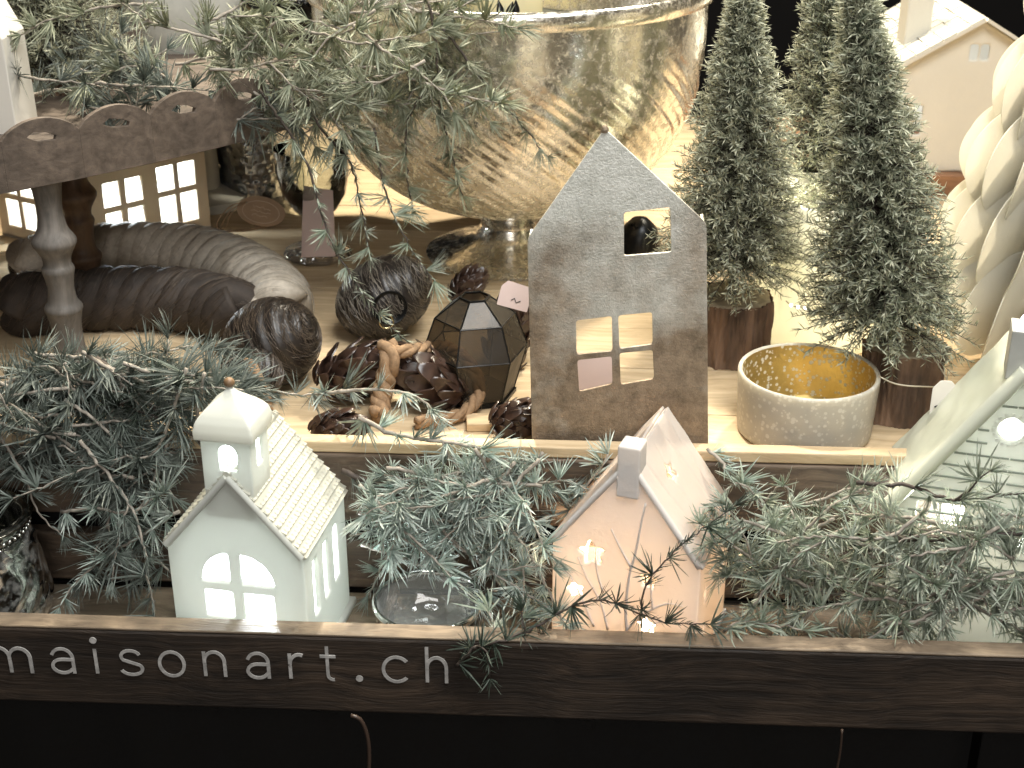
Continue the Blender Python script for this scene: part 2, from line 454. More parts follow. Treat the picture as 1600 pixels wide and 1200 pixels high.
def cutter(poly, depth, m): return MB().plate(poly, [], depth, m)

def inside_lamp(name, loc, power, color, size=.008):
    return lamp(name, 'POINT', loc, None, power, color, size)

# ================================================================== THE SETTING
FL = -0.020          # upper boards
LF = -0.134          # lower boards
def board(name, lo, hi, mat, parent, bevel=.0012, jit=0.0):
    c = (Vector(lo) + Vector(hi)) / 2; h = (Vector(hi) - Vector(lo)) / 2
    o = MB().box(-h, h).build(name, mat, parent, None, bevel=bevel)
    o.location = c
    if jit: o.rotation_euler = (random.uniform(-jit, jit), random.uniform(-jit, jit) * .3, random.uniform(-jit, jit) * .3)
    return o

room = tag(MB().box((-3.5, -2.2, -.87), (3.5, 3.4, -.85)).build('floor', 'dark_room'), kind='structure')
bw = MB().box((-3.5, 3.3, -.85), (3.5, 3.4, 2.6)).build('back_wall', 'dark_room'); tag(bw, kind='structure')

up = thing('upper_shelf', None, None, (0, 0, 0), kind='structure')
y = 0.004; k = 0
while y < 1.0:
    w = .088
    for x0, x1 in ((-.95, 1.0),):
        board('plank', (x0, y, FL - .018), (x1, y + w - .0012, FL + random.uniform(-.0004, .0004)), 'wood_pale', up, .0008)
    y += w; k += 1
st = thing('step_riser', None, None, (0, 0, 0), kind='structure')
board('trim_strip', (-1.0, -.0105, -.009), (1.05, .0025, .0), 'wood_pale', st, .0012)  # lit top edge of the slat, put into a paler strip
board('slat', (-1.0, -.013, -.066), (1.05, -.001, -.0095), 'wood_mid', st, .0016, .002)
board('slat', (-1.0, -.011, -.127), (1.05, .001, -.084), 'wood_mid', st, .0016, .002)
board('backing_board', (-1.0, .02, -.15), (1.05, .03, -.03), 'dark_cloth', st)
lo = thing('lower_shelf', None, None, (0, 0, 0), kind='structure')
board('plank', (-1.0, -.0625, LF - .015), (1.05, -.0065, LF), 'wood_lower', lo, .0012, .001)
board('plank', (-1.0, -.1175, LF - .0155), (1.05, -.0640, LF - .0005), 'wood_lower', lo, .0012, .001)

rail_top = at(400, 968, y=-.118).z
rail = thing('front_rail', 'dark brown wooden front rail with pale lettering along the bottom edge', 'rail', (0, -.118, rail_top))
RB = at(400, 1108, y=-.134).z - rail_top
MB().box((-1.0, -.016, RB), (1.05, 0, -.0022)).build('plank', 'wood_dark', rail, None, bevel=.0018)
MB().box((-1.0, -.0155, -.0021), (1.05, .0002, 0)).build('worn_edge', 'wood_cap', rail, None, bevel=.0009)  # light along the rail's top edge, put into a paler strip

# lettering: stroked skeletons in units of the x-height
def arcp(cx, cy, rx, ry, a0, a1, n=14): return [(cx + rx * math.cos(R(a0 + (a1 - a0) * i / n)), cy + ry * math.sin(R(a0 + (a1 - a0) * i / n))) for i in range(n + 1)]
GL = {
 'm': [[(.0, 0), (.0, 1.0)], [(.0, .55)] + arcp(.40, .60, .40, .40, 180, 0) + [(.80, 0)], [(.80, .55)] + arcp(1.20, .60, .40, .40, 180, 0) + [(1.60, 0)]],
 'a': [arcp(.42, .62, .40, .38, 160, 0) + [(.82, .0)], [(.82, .56), (.42, .56)] + arcp(.40, .28, .38, .28, 90, 330) + [(.82, .22)]],
 'i': [[(.0, 0), (.0, 1.0)], arcp(0, 1.36, .02, .02, 0, 330, 8)],
 's': [arcp(.40, .76, .35, .24, 20, 200, 10) + [(.12, .60), (.40, .51), (.68, .42)] + arcp(.40, .25, .40, .25, 30, -160, 14)],
 'o': [arcp(.48, .5, .48, .5, 0, 360, 28)],
 'n': [[(.0, 0), (.0, 1.0)], [(.0, .55)] + arcp(.42, .58, .42, .42, 180, 0) + [(.84, 0)]],
 'r': [[(.0, 0), (.0, 1.0)], [(.0, .55)] + arcp(.40, .55, .40, .42, 180, 70, 8)],
 't': [[(.26, 1.42), (.26, .22)] + arcp(.46, .22, .20, .22, 180, 280, 6), [(.0, 1.0), (.58, 1.0)]],
 '.': [arcp(0, .06, .02, .02, 0, 330, 8)],
 'c': [arcp(.48, .5, .48, .5, 42, 318, 24)],
 'h': [[(.0, 0), (.0, 1.42)], [(.0, .55)] + arcp(.42, .58, .42, .42, 180, 0) + [(.84, 0)]],
}
def stroke(mb, pts, w, m, depth=.0006):
    n = len(pts); L = []; Rr = []
    closed = (Vector(pts[0]) - Vector(pts[-1])).length < 1e-4
    for i in range(n):
        a = Vector(pts[(i - 1) % (n - 1)] if closed else pts[max(i - 1, 0)]); b = Vector(pts[(i + 1) % (n - 1)] if closed and i == n - 1 else pts[min(i + 1, n - 1)])
        d = (b - a); d = d.normalized() if d.length > 1e-9 else Vector((1, 0)); nn = Vector((-d.y, d.x)) * w / 2
        p = Vector(pts[i]); ext = Vector((0, 0))
        if not closed and i == 0: ext = -d * w * .15
        if not closed and i == n - 1: ext = d * w * .15
        L.append(p + nn + ext); Rr.append(p - nn + ext)
    vs = [m @ Vector((q.x, 0, q.y)) for q in L] + [m @ Vector((q.x, 0, q.y)) for q in Rr]
    off = m.to_3x3() @ Vector((0, -1, 0)); off = off.normalized() * depth
    fr = [v + off for v in vs]; N = 2 * n; fs = []
    for i in range(n - 1):
        fs.append((N + i, N + n + i, N + n + i + 1, N + i + 1))
        fs.append((i, N + i, N + i + 1, i + 1)); fs.append((n + i, n + i + 1, N + n + i + 1, N + n + i))
    mb.add(vs + fr, fs)
LET = [('m', -13, 51, 1048, 37), ('a', 84, 117, 1050, 37), ('i', 153, 153, 1051, 37), ('s', 191, 222, 1053, 37), ('o', 252, 290, 1055, 37),
       ('n', 322, 353, 1055, 37), ('a', 388, 421, 1058, 38), ('r', 455, 475, 1059, 38), ('t', 503, 526, 1061, 36), ('.', 562, 562, 1062, 37),
       ('c', 600, 635, 1064, 38), ('h', 668, 698, 1065, 38)]
YF = -.134 - .0008
for ch, x0, x1, rb, xh in LET:
    a = at(x0, rb, y=YF); b = at(x0, rb - xh, y=YF); c = at(x1, rb, y=YF)
    xs = (b.z - a.z); wunit = {'m': 1.6, 'a': .82, 's': .75, 'o': .96, 'n': .84, 'r': .55, 't': .58, 'c': .82, 'h': .84}.get(ch)
    sx = (c.x - a.x) / wunit if wunit else xs
    mb = MB(); mm = Matrix.Diagonal((1, 1, 1, 1))
    for ki, sk in enumerate(GL[ch]):
        if len(sk) == 9 and ch in 'i.':
            cy_ = 1.36 if ch == 'i' else .06
            mb.plate(circ(0, cy_ * xs, xs * .125, 20), [], .0006, Matrix.Translation((0, -.0006, 0)))
        else: stroke(mb, [(p[0] * sx, p[1] * xs) for p in sk], xs * .118, mm, .0005 + .00022 * ki)
    o = mb.build('letter', 'letter', rail); o.location = Vector((a.x, YF, a.z)) - rail.location

# shade under the display, put into near black sheets
for nm, lx, hx in (('dark_drape', -1.2, .32), ('dark_drape', .33, 1.3)):
    mb = MB(); n = 80; vs = []; fs = []
    for i in range(n + 1):
        x = lx + (hx - lx) * i / n
        for z in (-.85, LF - .03): vs.append((x, -.02 + .008 * math.sin(x * 60) + .006 * math.sin(x * 23), z))
    for i in range(n): fs.append((2*i, 2*i+2, 2*i+3, 2*i+1))
    o = mb.add(vs, fs).build(nm, 'dark_cloth', None, 179)
    sm = o.modifiers.new('solid', 'SOLIDIFY'); sm.thickness = .003
    tag(o, 'black cloth hanging under the rail ' + ('below the lettering' if lx < 0 else 'at the bottom right corner'), 'cloth')
ch = thing('chair', 'dark chair back with thin curved edge in the shadow under the rail', 'chair', (0, 0, 0))
p = [at(500, 1250, y=-.22), at(575, 1205, y=-.22), at(578, 1160, y=-.22), at(565, 1128, y=-.22), at(520, 1118, y=-.22)]
MB().tube(spline([at(572, 1260, y=-.2), at(577, 1190, y=-.2), at(574, 1150, y=-.2), at(563, 1124, y=-.2), at(548, 1118, y=-.2)], .004), .0013, 8).build('frame', 'chair', ch, 179)
MB().tube(spline([at(1300, 1240, y=-.2), at(1312, 1180, y=-.2), at(1316, 1140, y=-.2)], .004), .0007, 8).build('frame', 'chair', ch, 179)

# ================================================================== PORCELAIN HOUSES
def Fm(y): return Matrix.Translation((0, y, 0))
def side_m(x): return Matrix.Translation((x, 0, 0)) @ Matrix.Rotation(PI / 2, 4, 'Z')     # local x -> +Y, extrusion -> -X

def house_walls(name, W, D, E, P, front, side_r, side_l, th=.004, voxel=.0011, smooth=6, extra=()):
    """gabled shell, front at y = -D/2; openings cut right through"""
    pent = lambda w, e, p: [(-w/2, 0), (w/2, 0), (w/2, e), (0, p), (-w/2, e)]
    body = MB().plate(pent(W, E, P), [], D, Fm(-D / 2))
    cut = [MB().plate([(-W/2 + th, -.01), (W/2 - th, -.01), (W/2 - th, E - th*.3), (0, P - th * 1.3), (-W/2 + th, E - th*.3)], [], D - 2 * th, Fm(-D / 2 + th))]
    for h in front: cut.append(cutter(h, th * 3, Fm(-D / 2 - th)))
    for h in side_r: cut.append(cutter(h, th * 3, side_m(W / 2 + th)))
    for h in side_l: cut.append(cutter(h, th * 3, side_m(-W / 2 + 2 * th)))
    return molded(name, body, cut + list(extra), voxel, smooth)

def roof_slab(W, D, E, P, side, th, over_e, over_f, disp=None, nu=60, nv=90, holes=(), voxel=.001, smooth=3):
    """one roof slope as a solid with relief: u runs ridge -> eave, v runs front -> back"""
    sl = math.hypot(W / 2, P - E); du = Vector((side * W / 2, 0, E - P)) / sl; nr = Vector((side * (P - E), 0, W / 2)) / sl
    r0 = Vector((0, 0, P)); Lu = sl + over_e; Dv = D + 2 * over_f
    vs = []; fs = []
    for top in (0, 1):
        for i in range(nu + 1):
            for j in range(nv + 1):
                u = Lu * i / nu; v = -Dv / 2 + Dv * j / nv
                h = (th + (disp(u, v) if disp else 0)) if top else .0002
                vs.append(r0 + du * u + Vector((0, v, 0)) + nr * h)
    K = (nu + 1) * (nv + 1); q = lambda t, i, j: t * K + i * (nv + 1) + j
    for i in range(nu):
        for j in range(nv):
            a = (q(1,i,j), q(1,i+1,j), q(1,i+1,j+1), q(1,i,j+1)); b = (q(0,i,j), q(0,i,j+1), q(0,i+1,j+1), q(0,i+1,j))
            fs += [a, b] if side > 0 else [a[::-1], b[::-1]]
    def wall(seq):
        for k in range(len(seq) - 1):
            (i, j), (i2, j2) = seq[k], seq[k + 1]
            f = (q(0,i,j), q(0,i2,j2), q(1,i2,j2), q(1,i,j)); fs.append(f if side > 0 else f[::-1])
    wall([(i, 0) for i in range(nu + 1)]); wall([(nu, j) for j in range(nv + 1)])
    wall([(i, nv) for i in range(nu, -1, -1)]); wall([(0, j) for j in range(nv, -1, -1)])
    return MB().add(vs, fs), (r0, du, nr)

# ---------------------------------------------------------------- church
W, D, E, P = .0995, .094, .099, .1575
c0 = at(384, 900, y=-.112)
ch = thing('church_lantern', 'cream porcelain church lantern with bell tower and arched window, lit cool white', 'lantern', (c0.x, -.112 + D / 2, LF + .0005), R(-8))
px = 1 / 2245.0
wx = lambda c: (c - 386) * px
front = []
zt, zm1, zm0, zb = .0965, .0725, .0660, .0435
lx0, lx1, rx0, rx1 = -.0262, -.0050, .0030, .0270
q = [(lx0, zm1), (lx1, zm1), (lx1, zt)] + [(lx1 - (lx1 - lx0) * math.sin(a), zm1 + (zt - zm1) * math.cos(a)) for a in [PI/2 * i / 8 for i in range(1, 8)]]
front.append(q)
q = [(rx0, zm1), (rx1, zm1)] + [(rx0 + (rx1 - rx0) * math.cos(a), zm1 + (zt - zm1) * math.sin(a)) for a in [PI/2 * i / 8 for i in range(1, 8)]] + [(rx0, zt)]
front.append(q)
front += [rect(lx0 + .001, lx1 + .001, zb, zm0), rect(rx0, rx1 - .001, zb, zm0)]
side = [arch(yc, .040, .0115, .046) for yc in (-.024, -.001, .022)]
link('wall', house_walls('church_wall', W, D, E, P, front, side, [], .0042, .0010, 7), 'church', ch)
def tile(u, v):
    row = u / .0062; f = row - math.floor(row)
    c = (v / .0052 + (.5 if int(row) % 2 else 0)); g = c - math.floor(c)
    return .0020 * (f ** 1.5) - .0016 * max(0, 1 - abs(g - .5) * 5) * (f > .55)
for s in (1, -1):
    mb, fr = roof_slab(W, D, E, P, s, .0026, .0005, .0012, tile, 96, 150)
    o = link('roof', mb.mesh('roof', 60), 'church_roof', ch)
MB().tube([(0, -D/2 - .001, P + .0020), (0, D/2 + .001, P + .0020)], .0030, 10).build('ridge', 'church_roof', ch, 60)
mb = MB()
for s in (1, -1):   # soft lip under the front edge of the roof
    mb.tube([(0, -D/2 - .0010, P + .0005), (s * W/2 * .985, -D/2 - .0010, E + .0012)], .0026, 10)
mb.build('gable_lip', 'church', ch, 60)
tw, td = .0350, .034
ty = -D/2 + td/2 + .001
body = MB().box((-tw/2, ty - td/2, E + .026), (tw/2, ty + td/2, P + .0305))
cut = [MB().box((-tw/2 + .0035, ty - td/2 + .0035, E + .02), (tw/2 - .0035, ty + td/2 - .0035, P + .0275)),
       cutter(arch(0.001, P + .004, .0130, .0195), .02, Fm(ty - td/2 - .005)),
       cutter(arch(ty, P + .003, .0095, .022), .02, side_m(tw/2 + .005))]
tow = link('tower', molded('tower', body, cut, .0009, 6), 'church', ch)
cap = MB(); prof = [(0, .0), (.0, .0)]
n = 14; ring = []
for i in range(n + 1):
    u = i / n; r = (tw/2 + .0032) * float(np.interp(u, (0, .12, .35, .52, .68, .82, .92, 1), (1.0, 1.03, .95, .78, .54, .30, .17, .11))); zz = P + .0285 + .030 * u - (.002 if i == 0 else 0)
    for a, b in ((-1, -1), (1, -1), (1, 1), (-1, 1)): ring.append(Vector((a * r, ty + b * r * .95, zz)))
fs = [(0, 3, 2, 1)] + [(4*i + j, 4*i + (j+1) % 4, 4*i+4 + (j+1) % 4, 4*i+4 + j) for i in range(n) for j in range(4)] + [tuple(4*n + j for j in range(4))]
link('tower_cap', molded('tower_cap', MB().add(ring, fs), [], .0009, 8), 'church', tow)
f = MB().lathe([(0.0, P + .056), (.0042, P + .058), (.0026, P + .061), (.0022, P + .065), (.0, P + .065)], 20)
f.build('spire', 'church', tow, 179).location = (0, ty, -.0055)
f = MB().lathe([(0.0, P + .0642), (.0022, P + .0648), (.0035, P + .0662), (.0038, P + .0678), (.0032, P + .0695), (.0018, P + .0708), (0, P + .0713)], 20)
f.build('finial', 'finial', tow, 179).location = (0, ty, -.0055)
mb = MB().box((-W/2 - .004, -D/2 - .004, 0), (W/2 + .004, D/2 + .004, .006)); mb2 = MB().box((-W/2 + .004, -D/2 + .004, -.01), (W/2 - .004, D/2 - .004, .02))
link('base_flange', molded('base_flange', mb, [mb2], .0011, 4), 'church', ch)
MB().box((-W/2 + .005, -D/2 + .005, .0005), (W/2 - .005, D/2 - .005, .003)).build('inner_floor', 'church', ch)
l = inside_lamp('church_led', (0, .004, .050), 2.2, (.86, .95, 1.0)); l.parent = ch
l = inside_lamp('tower_led', (0, ty + .004, P + .010), .16, (.85, .95, 1.0), .004); l.parent = ch

# ---------------------------------------------------------------- star house
W, D, E, P = .107, .092, .094, .166
s0 = at(965, 930, y=-.080)
sh = thing('star_house_lantern', 'white bisque house lantern with star cut-outs and chimney, glowing warm', 'lantern', (s0.x + .018, -.050, LF + .0005), R(-18))
fx = lambda u: (u - .5) * W
front = [star_poly(fx(.27), .0900, .0118, .15), star_poly(fx(.66), .0770, .0084, -.1), star_poly(fx(.165), .0570, .0084, .3), star_poly(fx(.66), .0390, .0092, .1), star_poly(fx(.77), .013, .0105)]
side = [star_poly(-.024, .062, .0095, 0, .45, .8, 1.2), star_poly(.014, .070, .0070, 0, .45, .8, 1.2), star_poly(.026, .053, .0078, 0, .45, .8, 1.3), star_poly(-.022, .030, .0080, 0, .45, .8, 1.2)]
_sl = math.hypot(W/2, P - E); _du = Vector((W/2, 0, E - P)) / _sl; _nr = Vector((P - E, 0, W/2)) / _sl
rstar = Matrix.Identity(4); rstar.col[0] = Vector((0, 1, 0, 0)); rstar.col[2] = Vector((*(-_du), 0)); rstar.col[1] = Vector((*(-_nr), 0)); rstar.translation = Vector((0, 0, P)) + _du * .030 + _nr * .008
link('wall', house_walls('star_wall', W, D, E, P, front, side, side[:2], .0040, .0010, 7, [cutter(star_poly(-.006, .0, .0098, .2, .46), .03, rstar)]), 'star', sh)
crk = [(-.028, .3), (-.006, -.25), (.018, .2), (.034, -.1)]
def plaster(u, v):
    h = .0006 * noise.noise(Vector((u * 60, v * 60, 3)))
    for v0, k in crk: h -= .0011 * math.exp(-((v - v0 - k * (u - .03) * .45) / .0012) ** 2) * min(1, u / .02)
    return h
for s in (1, -1):
    mb, (r0, du, nr) = roof_slab(W, D, E, P, s, .0024, .0006, .0004, plaster, 80, 120)
    cut = []
    if s > 0:
        cut = [cutter(star_poly(-.006, .0, .0098, .2, .46), .03, rstar)]
    link('roof', molded('roof', mb, cut, .0010, 4), 'star_roof', sh)
    MB().tube(spline([(0, -D/2 + .0008, P + .0006), (s * W/4, -D/2 + .0006, (E + P)/2 + .0008), (s * W/2 * .98, -D/2 + .0012, E + .0012)], .004), .0023, 12).build('gable_lip', 'star', sh, 179)
mb = MB().box((-.0080, -D/2 - .0018, P - .026), (.0080, -D/2 + .016, P + .013)); mc = MB().box((-.004, -D/2 + .003, P + .011), (.004, -D/2 + .0115, P + .03))
link('chimney', molded('chimney', mb, [mc], .0009, 7), 'star', sh)
mb = MB()
def relief(pts, r0, r1):
    P3 = spline([(fx(u), -D/2 - .0002, z) for u, z in pts], .003); n = len(P3)
    mb.tube(P3, lambda i: r0 + (r1 - r0) * i / (n - 1), 6)
relief([(.56, .012), (.52, .045), (.53, .075), (.57, .100), (.60, .125), (.62, .138)], .0013, .0007)
relief([(.545, .085), (.46, .100), (.40, .113)], .0009, .0004); relief([(.56, .095), (.62, .090), (.66, .090)], .0007, .0004)
relief([(.52, .030), (.60, .045), (.70, .055), (.80, .062), (.90, .062)], .0011, .0005); relief([(.70, .055), (.68, .070), (.69, .088)], .0008, .0004)
relief([(.60, .006), (.66, .030), (.72, .044), (.82, .047)], .0010, .0004); relief([(.30, .030), (.22, .050), (.14, .066), (.08, .073)], .0010, .0004)
relief([(.36, .060), (.31, .078), (.30, .096)], .0008, .0004); relief([(.40, .030), (.34, .052), (.24, .070), (.18, .085)], .0009, .0004)
mb.build('branch_relief', 'star', sh, 179)
mb = MB().box((-W/2 - .002, -D/2 - .002, 0), (W/2 + .002, D/2 + .002, .005)); mb2 = MB().box((-W/2 + .004, -D/2 + .004, -.01), (W/2 - .004, D/2 - .004, .02))
link('base_flange', molded('base_flange', mb, [mb2], .0011, 4), 'star', sh)
MB().box((-W/2 + .005, -D/2 + .005, .0005), (W/2 - .005, D/2 - .005, .003)).build('inner_floor', 'star', sh)
l = inside_lamp('tealight', (0, 0, .040), 1.9, (1.0, .80, .56)); l.parent = sh

# ---------------------------------------------------------------- mint house at the right edge
W, D, E, P = .140, .072, .120, .224
g0 = at(1600, 700, y=-.060)
gh = thing('mint_house_lantern', 'mint green porcelain house lantern with clapboards and round window, right edge', 'lantern', (g0.x, -.060 + D/2, LF + .0005), R(-13))
front = [circ(-.002, .1800, .0088, 28)]
for (xc) in (-.040, .03):
    for dx in (-.0085, .0085):
        for z0 in (.088, .103): front.append(rect(xc + dx - .0075, xc + dx + .0075, z0, z0 + .0135))
link('wall', house_walls('mint_wall', W, D, E, P, front, [], [arch(0, .08, .02, .04)], .0042, .0012, 5), 'green', gh)
z = .05; LINE = basic('grey green line', (.36, .40, .33), .5)
while z < P - .02:
    hw = W/2 if z < E else W/2 * (P - z) / (P - E)
    for sg in (-1, 1):
        a, b = sg * .016 if abs(z - .180) < .013 else sg * .0005, sg * (hw - .008)
        if hw > .014 and abs(b) > abs(a) + .002: MB().box((min(a, b), -D/2 - .0009, z), (max(a, b), -D/2 + .001, z + .0013)).build('clapboard_line', LINE, gh)
    z += .0098
for k in range(16):
    a = 2*PI*k/16; x_, z_ = -.002 + .0115*math.cos(a), .1800 + .0115*math.sin(a)
    MB().box((x_ - .001, -D/2 - .001, z_ - .001), (x_ + .001, -D/2 + .001, z_ + .001)).build('window_dot', 'green', gh)
def shing(u, v):
    r = u / .009; f = r - math.floor(r); return .0011 * f + .0005 * noise.noise(Vector((u * 90, v * 90, 1)))
for s in (1, -1):
    mb, _ = roof_slab(W, D, E, P, s, .005, .006, .005, shing if s > 0 else (lambda u, v: .0007 * noise.noise(Vector((u*70, v*70, 9)))), 50, 60)
    link('roof', molded('roof', mb, [], .0012, 5), 'green_roof', gh)
    b = MB().tube([(0, -D/2 - .007, P + .003), (s * (W/2 + .006), -D/2 - .007, E - .006)], .0052, 10).build('bargeboard', 'green_roof', gh, 60)
mb = MB().box((-.012, -D/2 - .004, P - .005), (.012, -D/2 + .020, P + .030)); link('chimney', molded('chimney', mb, [], .001, 6), basic('grey glaze', (.42, .42, .38), .35), gh)
MB().lathe([(0, 0), (.006, .001), (.007, .005), (.004, .009), (0, .010)], 16).build('bulb', 'led_cool', gh, 179).location = (0, -D/2 + .006, P + .0305)
MB().box((-W/2 + .005, -D/2 + .005, .0005), (W/2 - .005, D/2 - .005, .003)).build('inner_floor', 'green', gh)
l = inside_lamp('mint_led', (-.01, 0, .07), 2.4, (.93, 1.0, .95)); l.parent = gh
l = inside_lamp('mint_led', (-.006, .01, .17), .3, (.93, 1.0, .95)); l.parent = gh

# ---------------------------------------------------------------- beige lantern house at the left
c0 = at(148, 404, z=FL)
S1, S2, H = .142, .142, .125
lh = thing('window_lantern', 'beige box lantern house with square-paned windows lit white, behind the tray', 'lantern', c0, R(0))
aR, aL = R(47), R(151)
mR = Matrix.Rotation(aR, 4, 'Z'); mL = Matrix.Translation(Vector((math.cos(aL), math.sin(aL), 0)) * S2) @ Matrix.Rotation(aL + PI, 4, 'Z')
def panes(x0, x1, z0, zm, z1, g=.006): 
    xm = (x0 + x1) / 2; return [rect(x0, xm - g/2, z0, zm - g/2), rect(xm + g/2, x1, z0, zm - g/2), rect(x0, xm - g/2, zm + g/2, z1), rect(xm + g/2, x1, zm + g/2, z1)]
hR = panes(.018, .064, .014, .047, .076) + panes(.082, .128, .014, .050, .080)
hL = panes(.014, .060, .014, .047, .076) + panes(.080, .128, .014, .047, .076)
MB().plate(rect(0, S1, 0, H), hR, .003, mR).build('wall', 'lantern', lh, None, bevel=.0006)
MB().plate(rect(0.0, S2 - .0032, 0, H), hL, .003, mL).build('wall', 'lantern', lh, None, bevel=.0006)
u1, u2 = Vector((math.cos(aR), math.sin(aR), 0)) * S1, Vector((math.cos(aL), math.sin(aL), 0)) * S2
mbk = MB().plate(rect(0, S1, 0, H), [], .003, Matrix.Translation(u2 * .98) @ mR); mbk.build('back_wall', 'white_house', lh)
MB().plate(rect(0, S2, 0, H), [], .003, Matrix.Translation(u1 * .98) @ mL).build('back_wall', 'white_house', lh)
MB().add([Vector((0,0,0)), u1, u1 + u2, u2, Vector((0,0,.003)), u1 + Vector((0,0,.003)), u1 + u2 + Vector((0,0,.003)), u2 + Vector((0,0,.003))], [(0,3,2,1),(4,5,6,7),(0,1,5,4),(1,2,6,5),(2,3,7,6),(3,0,4,7)]).build('base', 'white_house', lh)
cc = (u1 + u2) / 2
MB().add([Vector((0,0,H)) - cc*.05, u1*1.03 + Vector((0,0,H)) - u2*.03, (u1 + u2)*1.02 + Vector((0,0,H)), u2*1.03 + Vector((0,0,H)) - u1*.03, cc + Vector((0,0,H + .03))], [(0,1,4),(1,2,4),(2,3,4),(3,0,4),(3,2,1,0)]).build('roof', 'lantern', lh)
l = inside_lamp('lantern_led', cc + Vector((0, 0, .075)), 1.9, (.84, .94, 1.0), .01); l.parent = lh

# ---------------------------------------------------------------- tall white lantern, left edge
w0 = at(-70, 640, z=FL); w0 = Vector((at(-60, 215, y=.226).x, .226, at(28, 216, y=.226).z))
wh = thing('white_lantern', 'tall matt white lantern wall cropped by the upper left edge', 'lantern', w0, R(0))
a, b, c = at(28, 214, y=.226), at(3, 62, y=.226), at(-12, 20, y=.226)
hl = [(a.x - w0.x, 0), (b.x - w0.x, b.z - w0.z), (c.x - w0.x - .03, c.z - w0.z + .05), (-.10, c.z - w0.z + .02), (-.10, 0)]
MB().plate(hl[::-1], [], .05, Matrix.Identity(4)).build('wall', 'white_house', wh, None, bevel=.001)
MB().box((-.11, -.004, -.006), (a.x - w0.x + .004, .055, 0)).build('base', 'white_house', wh, None, bevel=.001)

# ---------------------------------------------------------------- chalet, upper right
W, D, E, P = .240, .20, .105, .175
k0 = at(1498, 268, y=.70)
rz_ = board('riser', (k0.x - .20, .688, FL), (k0.x + .30, .95, k0.z - .0005), 'wood_riser', None, .002)
tag(rz_, 'reddish brown board under the white chalet', 'board')
cl = thing('chalet_lantern', 'white bisque chalet with tiled roof and chimney, upper right', 'lantern', (k0.x, .70 + D/2, k0.z), R(3))
front = []
for (xc, zc, w, h, g) in ((-.0690, .061, .026, .034, .004), (.0, .138, .022, .020, .003)):
    for p_ in panes(xc - w/2, xc + w/2, zc - h/2, zc + (0 if h > .03 else -h*.45), zc + h/2, g):
        if p_[2][1] - p_[0][1] > .004: front.append(p_)
link('wall', house_walls('chalet_wall', W, D, E, P, front, [], [], .004, .0016, 3), 'chalet', cl)
rnd = random.Random(5)
for s in (1, -1):
    mb, (r0, du, nr) = roof_slab(W, D, E, P, s, .004, .012, .010, None, 2, 2)
    rf = mb.build('roof', 'chalet', cl)
    sl = math.hypot(W/2, P - E) + .012
    for i in range(9):
        u0 = sl * i / 9; v = -D/2 - .010
        while v < D/2 + .008:
            wd = rnd.choice((.011, .014, .018, .024)); wd = min(wd, D/2 + .010 - v)
            m2 = Matrix.Identity(4); m2.col[0] = Vector((*du, 0)); m2.col[1] = Vector((0, s, 0, 0)) if s > 0 else Vector((0, 1, 0, 0)); m2.col[2] = Vector((*nr, 0)); m2.translation = r0 + du * u0 + Vector((0, v, 0)) + nr * .0038
            h = rnd.uniform(.0012, .003)
            if s < 0: MB().box((0, .0006, 0), (sl/9 * .94, wd - .0008, h), m2).build('tile', 'chalet', rf)
            v += wd
mb = MB().box((-.075, -.055, .13), (-.045, -.02, .215)).build('chimney', 'chalet', cl, None, bevel=.002)
l = inside_lamp('chalet_led', (0, 0, .06), .5, (.9, .96, 1.0)); l.parent = cl

# ================================================================== METAL HOUSE
YM = .010
mo = at(968, 690, y=YM); mo = Vector((mo.x, YM, FL))
mh = thing('metal_house', 'flat galvanised metal house lantern with cut-out windows, centre of the upper shelf', 'lantern', mo)
def mp(p): q = at(p[0], p[1], y=YM); return (q.x - mo.x, q.z - mo.z)
def rounded(poly, r, n=4):
    out = []; k = len(poly)
    for i in range(k):
        p, a, b = Vector(poly[i]), Vector(poly[i-1]), Vector(poly[(i+1) % k])
        da, db = (a - p).normalized(), (b - p).normalized(); rr = min(r, (a-p).length*.4, (b-p).length*.4)
        for j in range(n + 1):
            u = j / n; s_ = p + da * rr; e_ = p + db * rr
            out.append(tuple((1-u)**2 * s_ + 2*u*(1-u) * p + u*u * e_))
    return out
bl, br = mp((832, 690)), mp((1109, 690))
out = rounded([(bl[0], 0), (br[0], 0), mp((1104, 349)), mp((945, 201)), mp((824, 373))], .004)
wins = [[(975, 400), (1049, 394), (1047, 324), (975, 332)], [(901, 554), (957, 549), (956, 494), (900, 501)], [(968, 545), (1020, 538), (1019, 488), (966, 493)],
        [(905, 612), (957, 600), (956, 557), (902, 563)], [(970, 601), (1022, 592), (1020, 547), (968, 552)]]
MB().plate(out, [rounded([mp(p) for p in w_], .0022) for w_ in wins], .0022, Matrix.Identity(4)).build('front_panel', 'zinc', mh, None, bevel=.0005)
for k_, (a, b) in enumerate(((out[0], mp((824, 373))), (out[6], mp((1104, 349))))):
    xx = mp((826, 373))[0] if k_ == 0 else mp((1103, 349))[0]
    xb = bl[0] if k_ == 0 else br[0]
    sgn = 1 if k_ == 0 else -1
    zt = b[1] - .003
    vs = []
    for yy in (.0024, .030):
        for (x_, z_) in ((xb, .0), (xx, zt), (xx + sgn * .0018, zt), (xb + sgn * .0018, .0)): vs.append((x_, yy, z_))
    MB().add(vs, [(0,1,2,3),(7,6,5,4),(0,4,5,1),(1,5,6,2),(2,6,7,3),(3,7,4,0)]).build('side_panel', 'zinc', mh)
MB().box((bl[0], .0024, 0), (br[0], .055, .002)).build('base', 'zinc', mh)
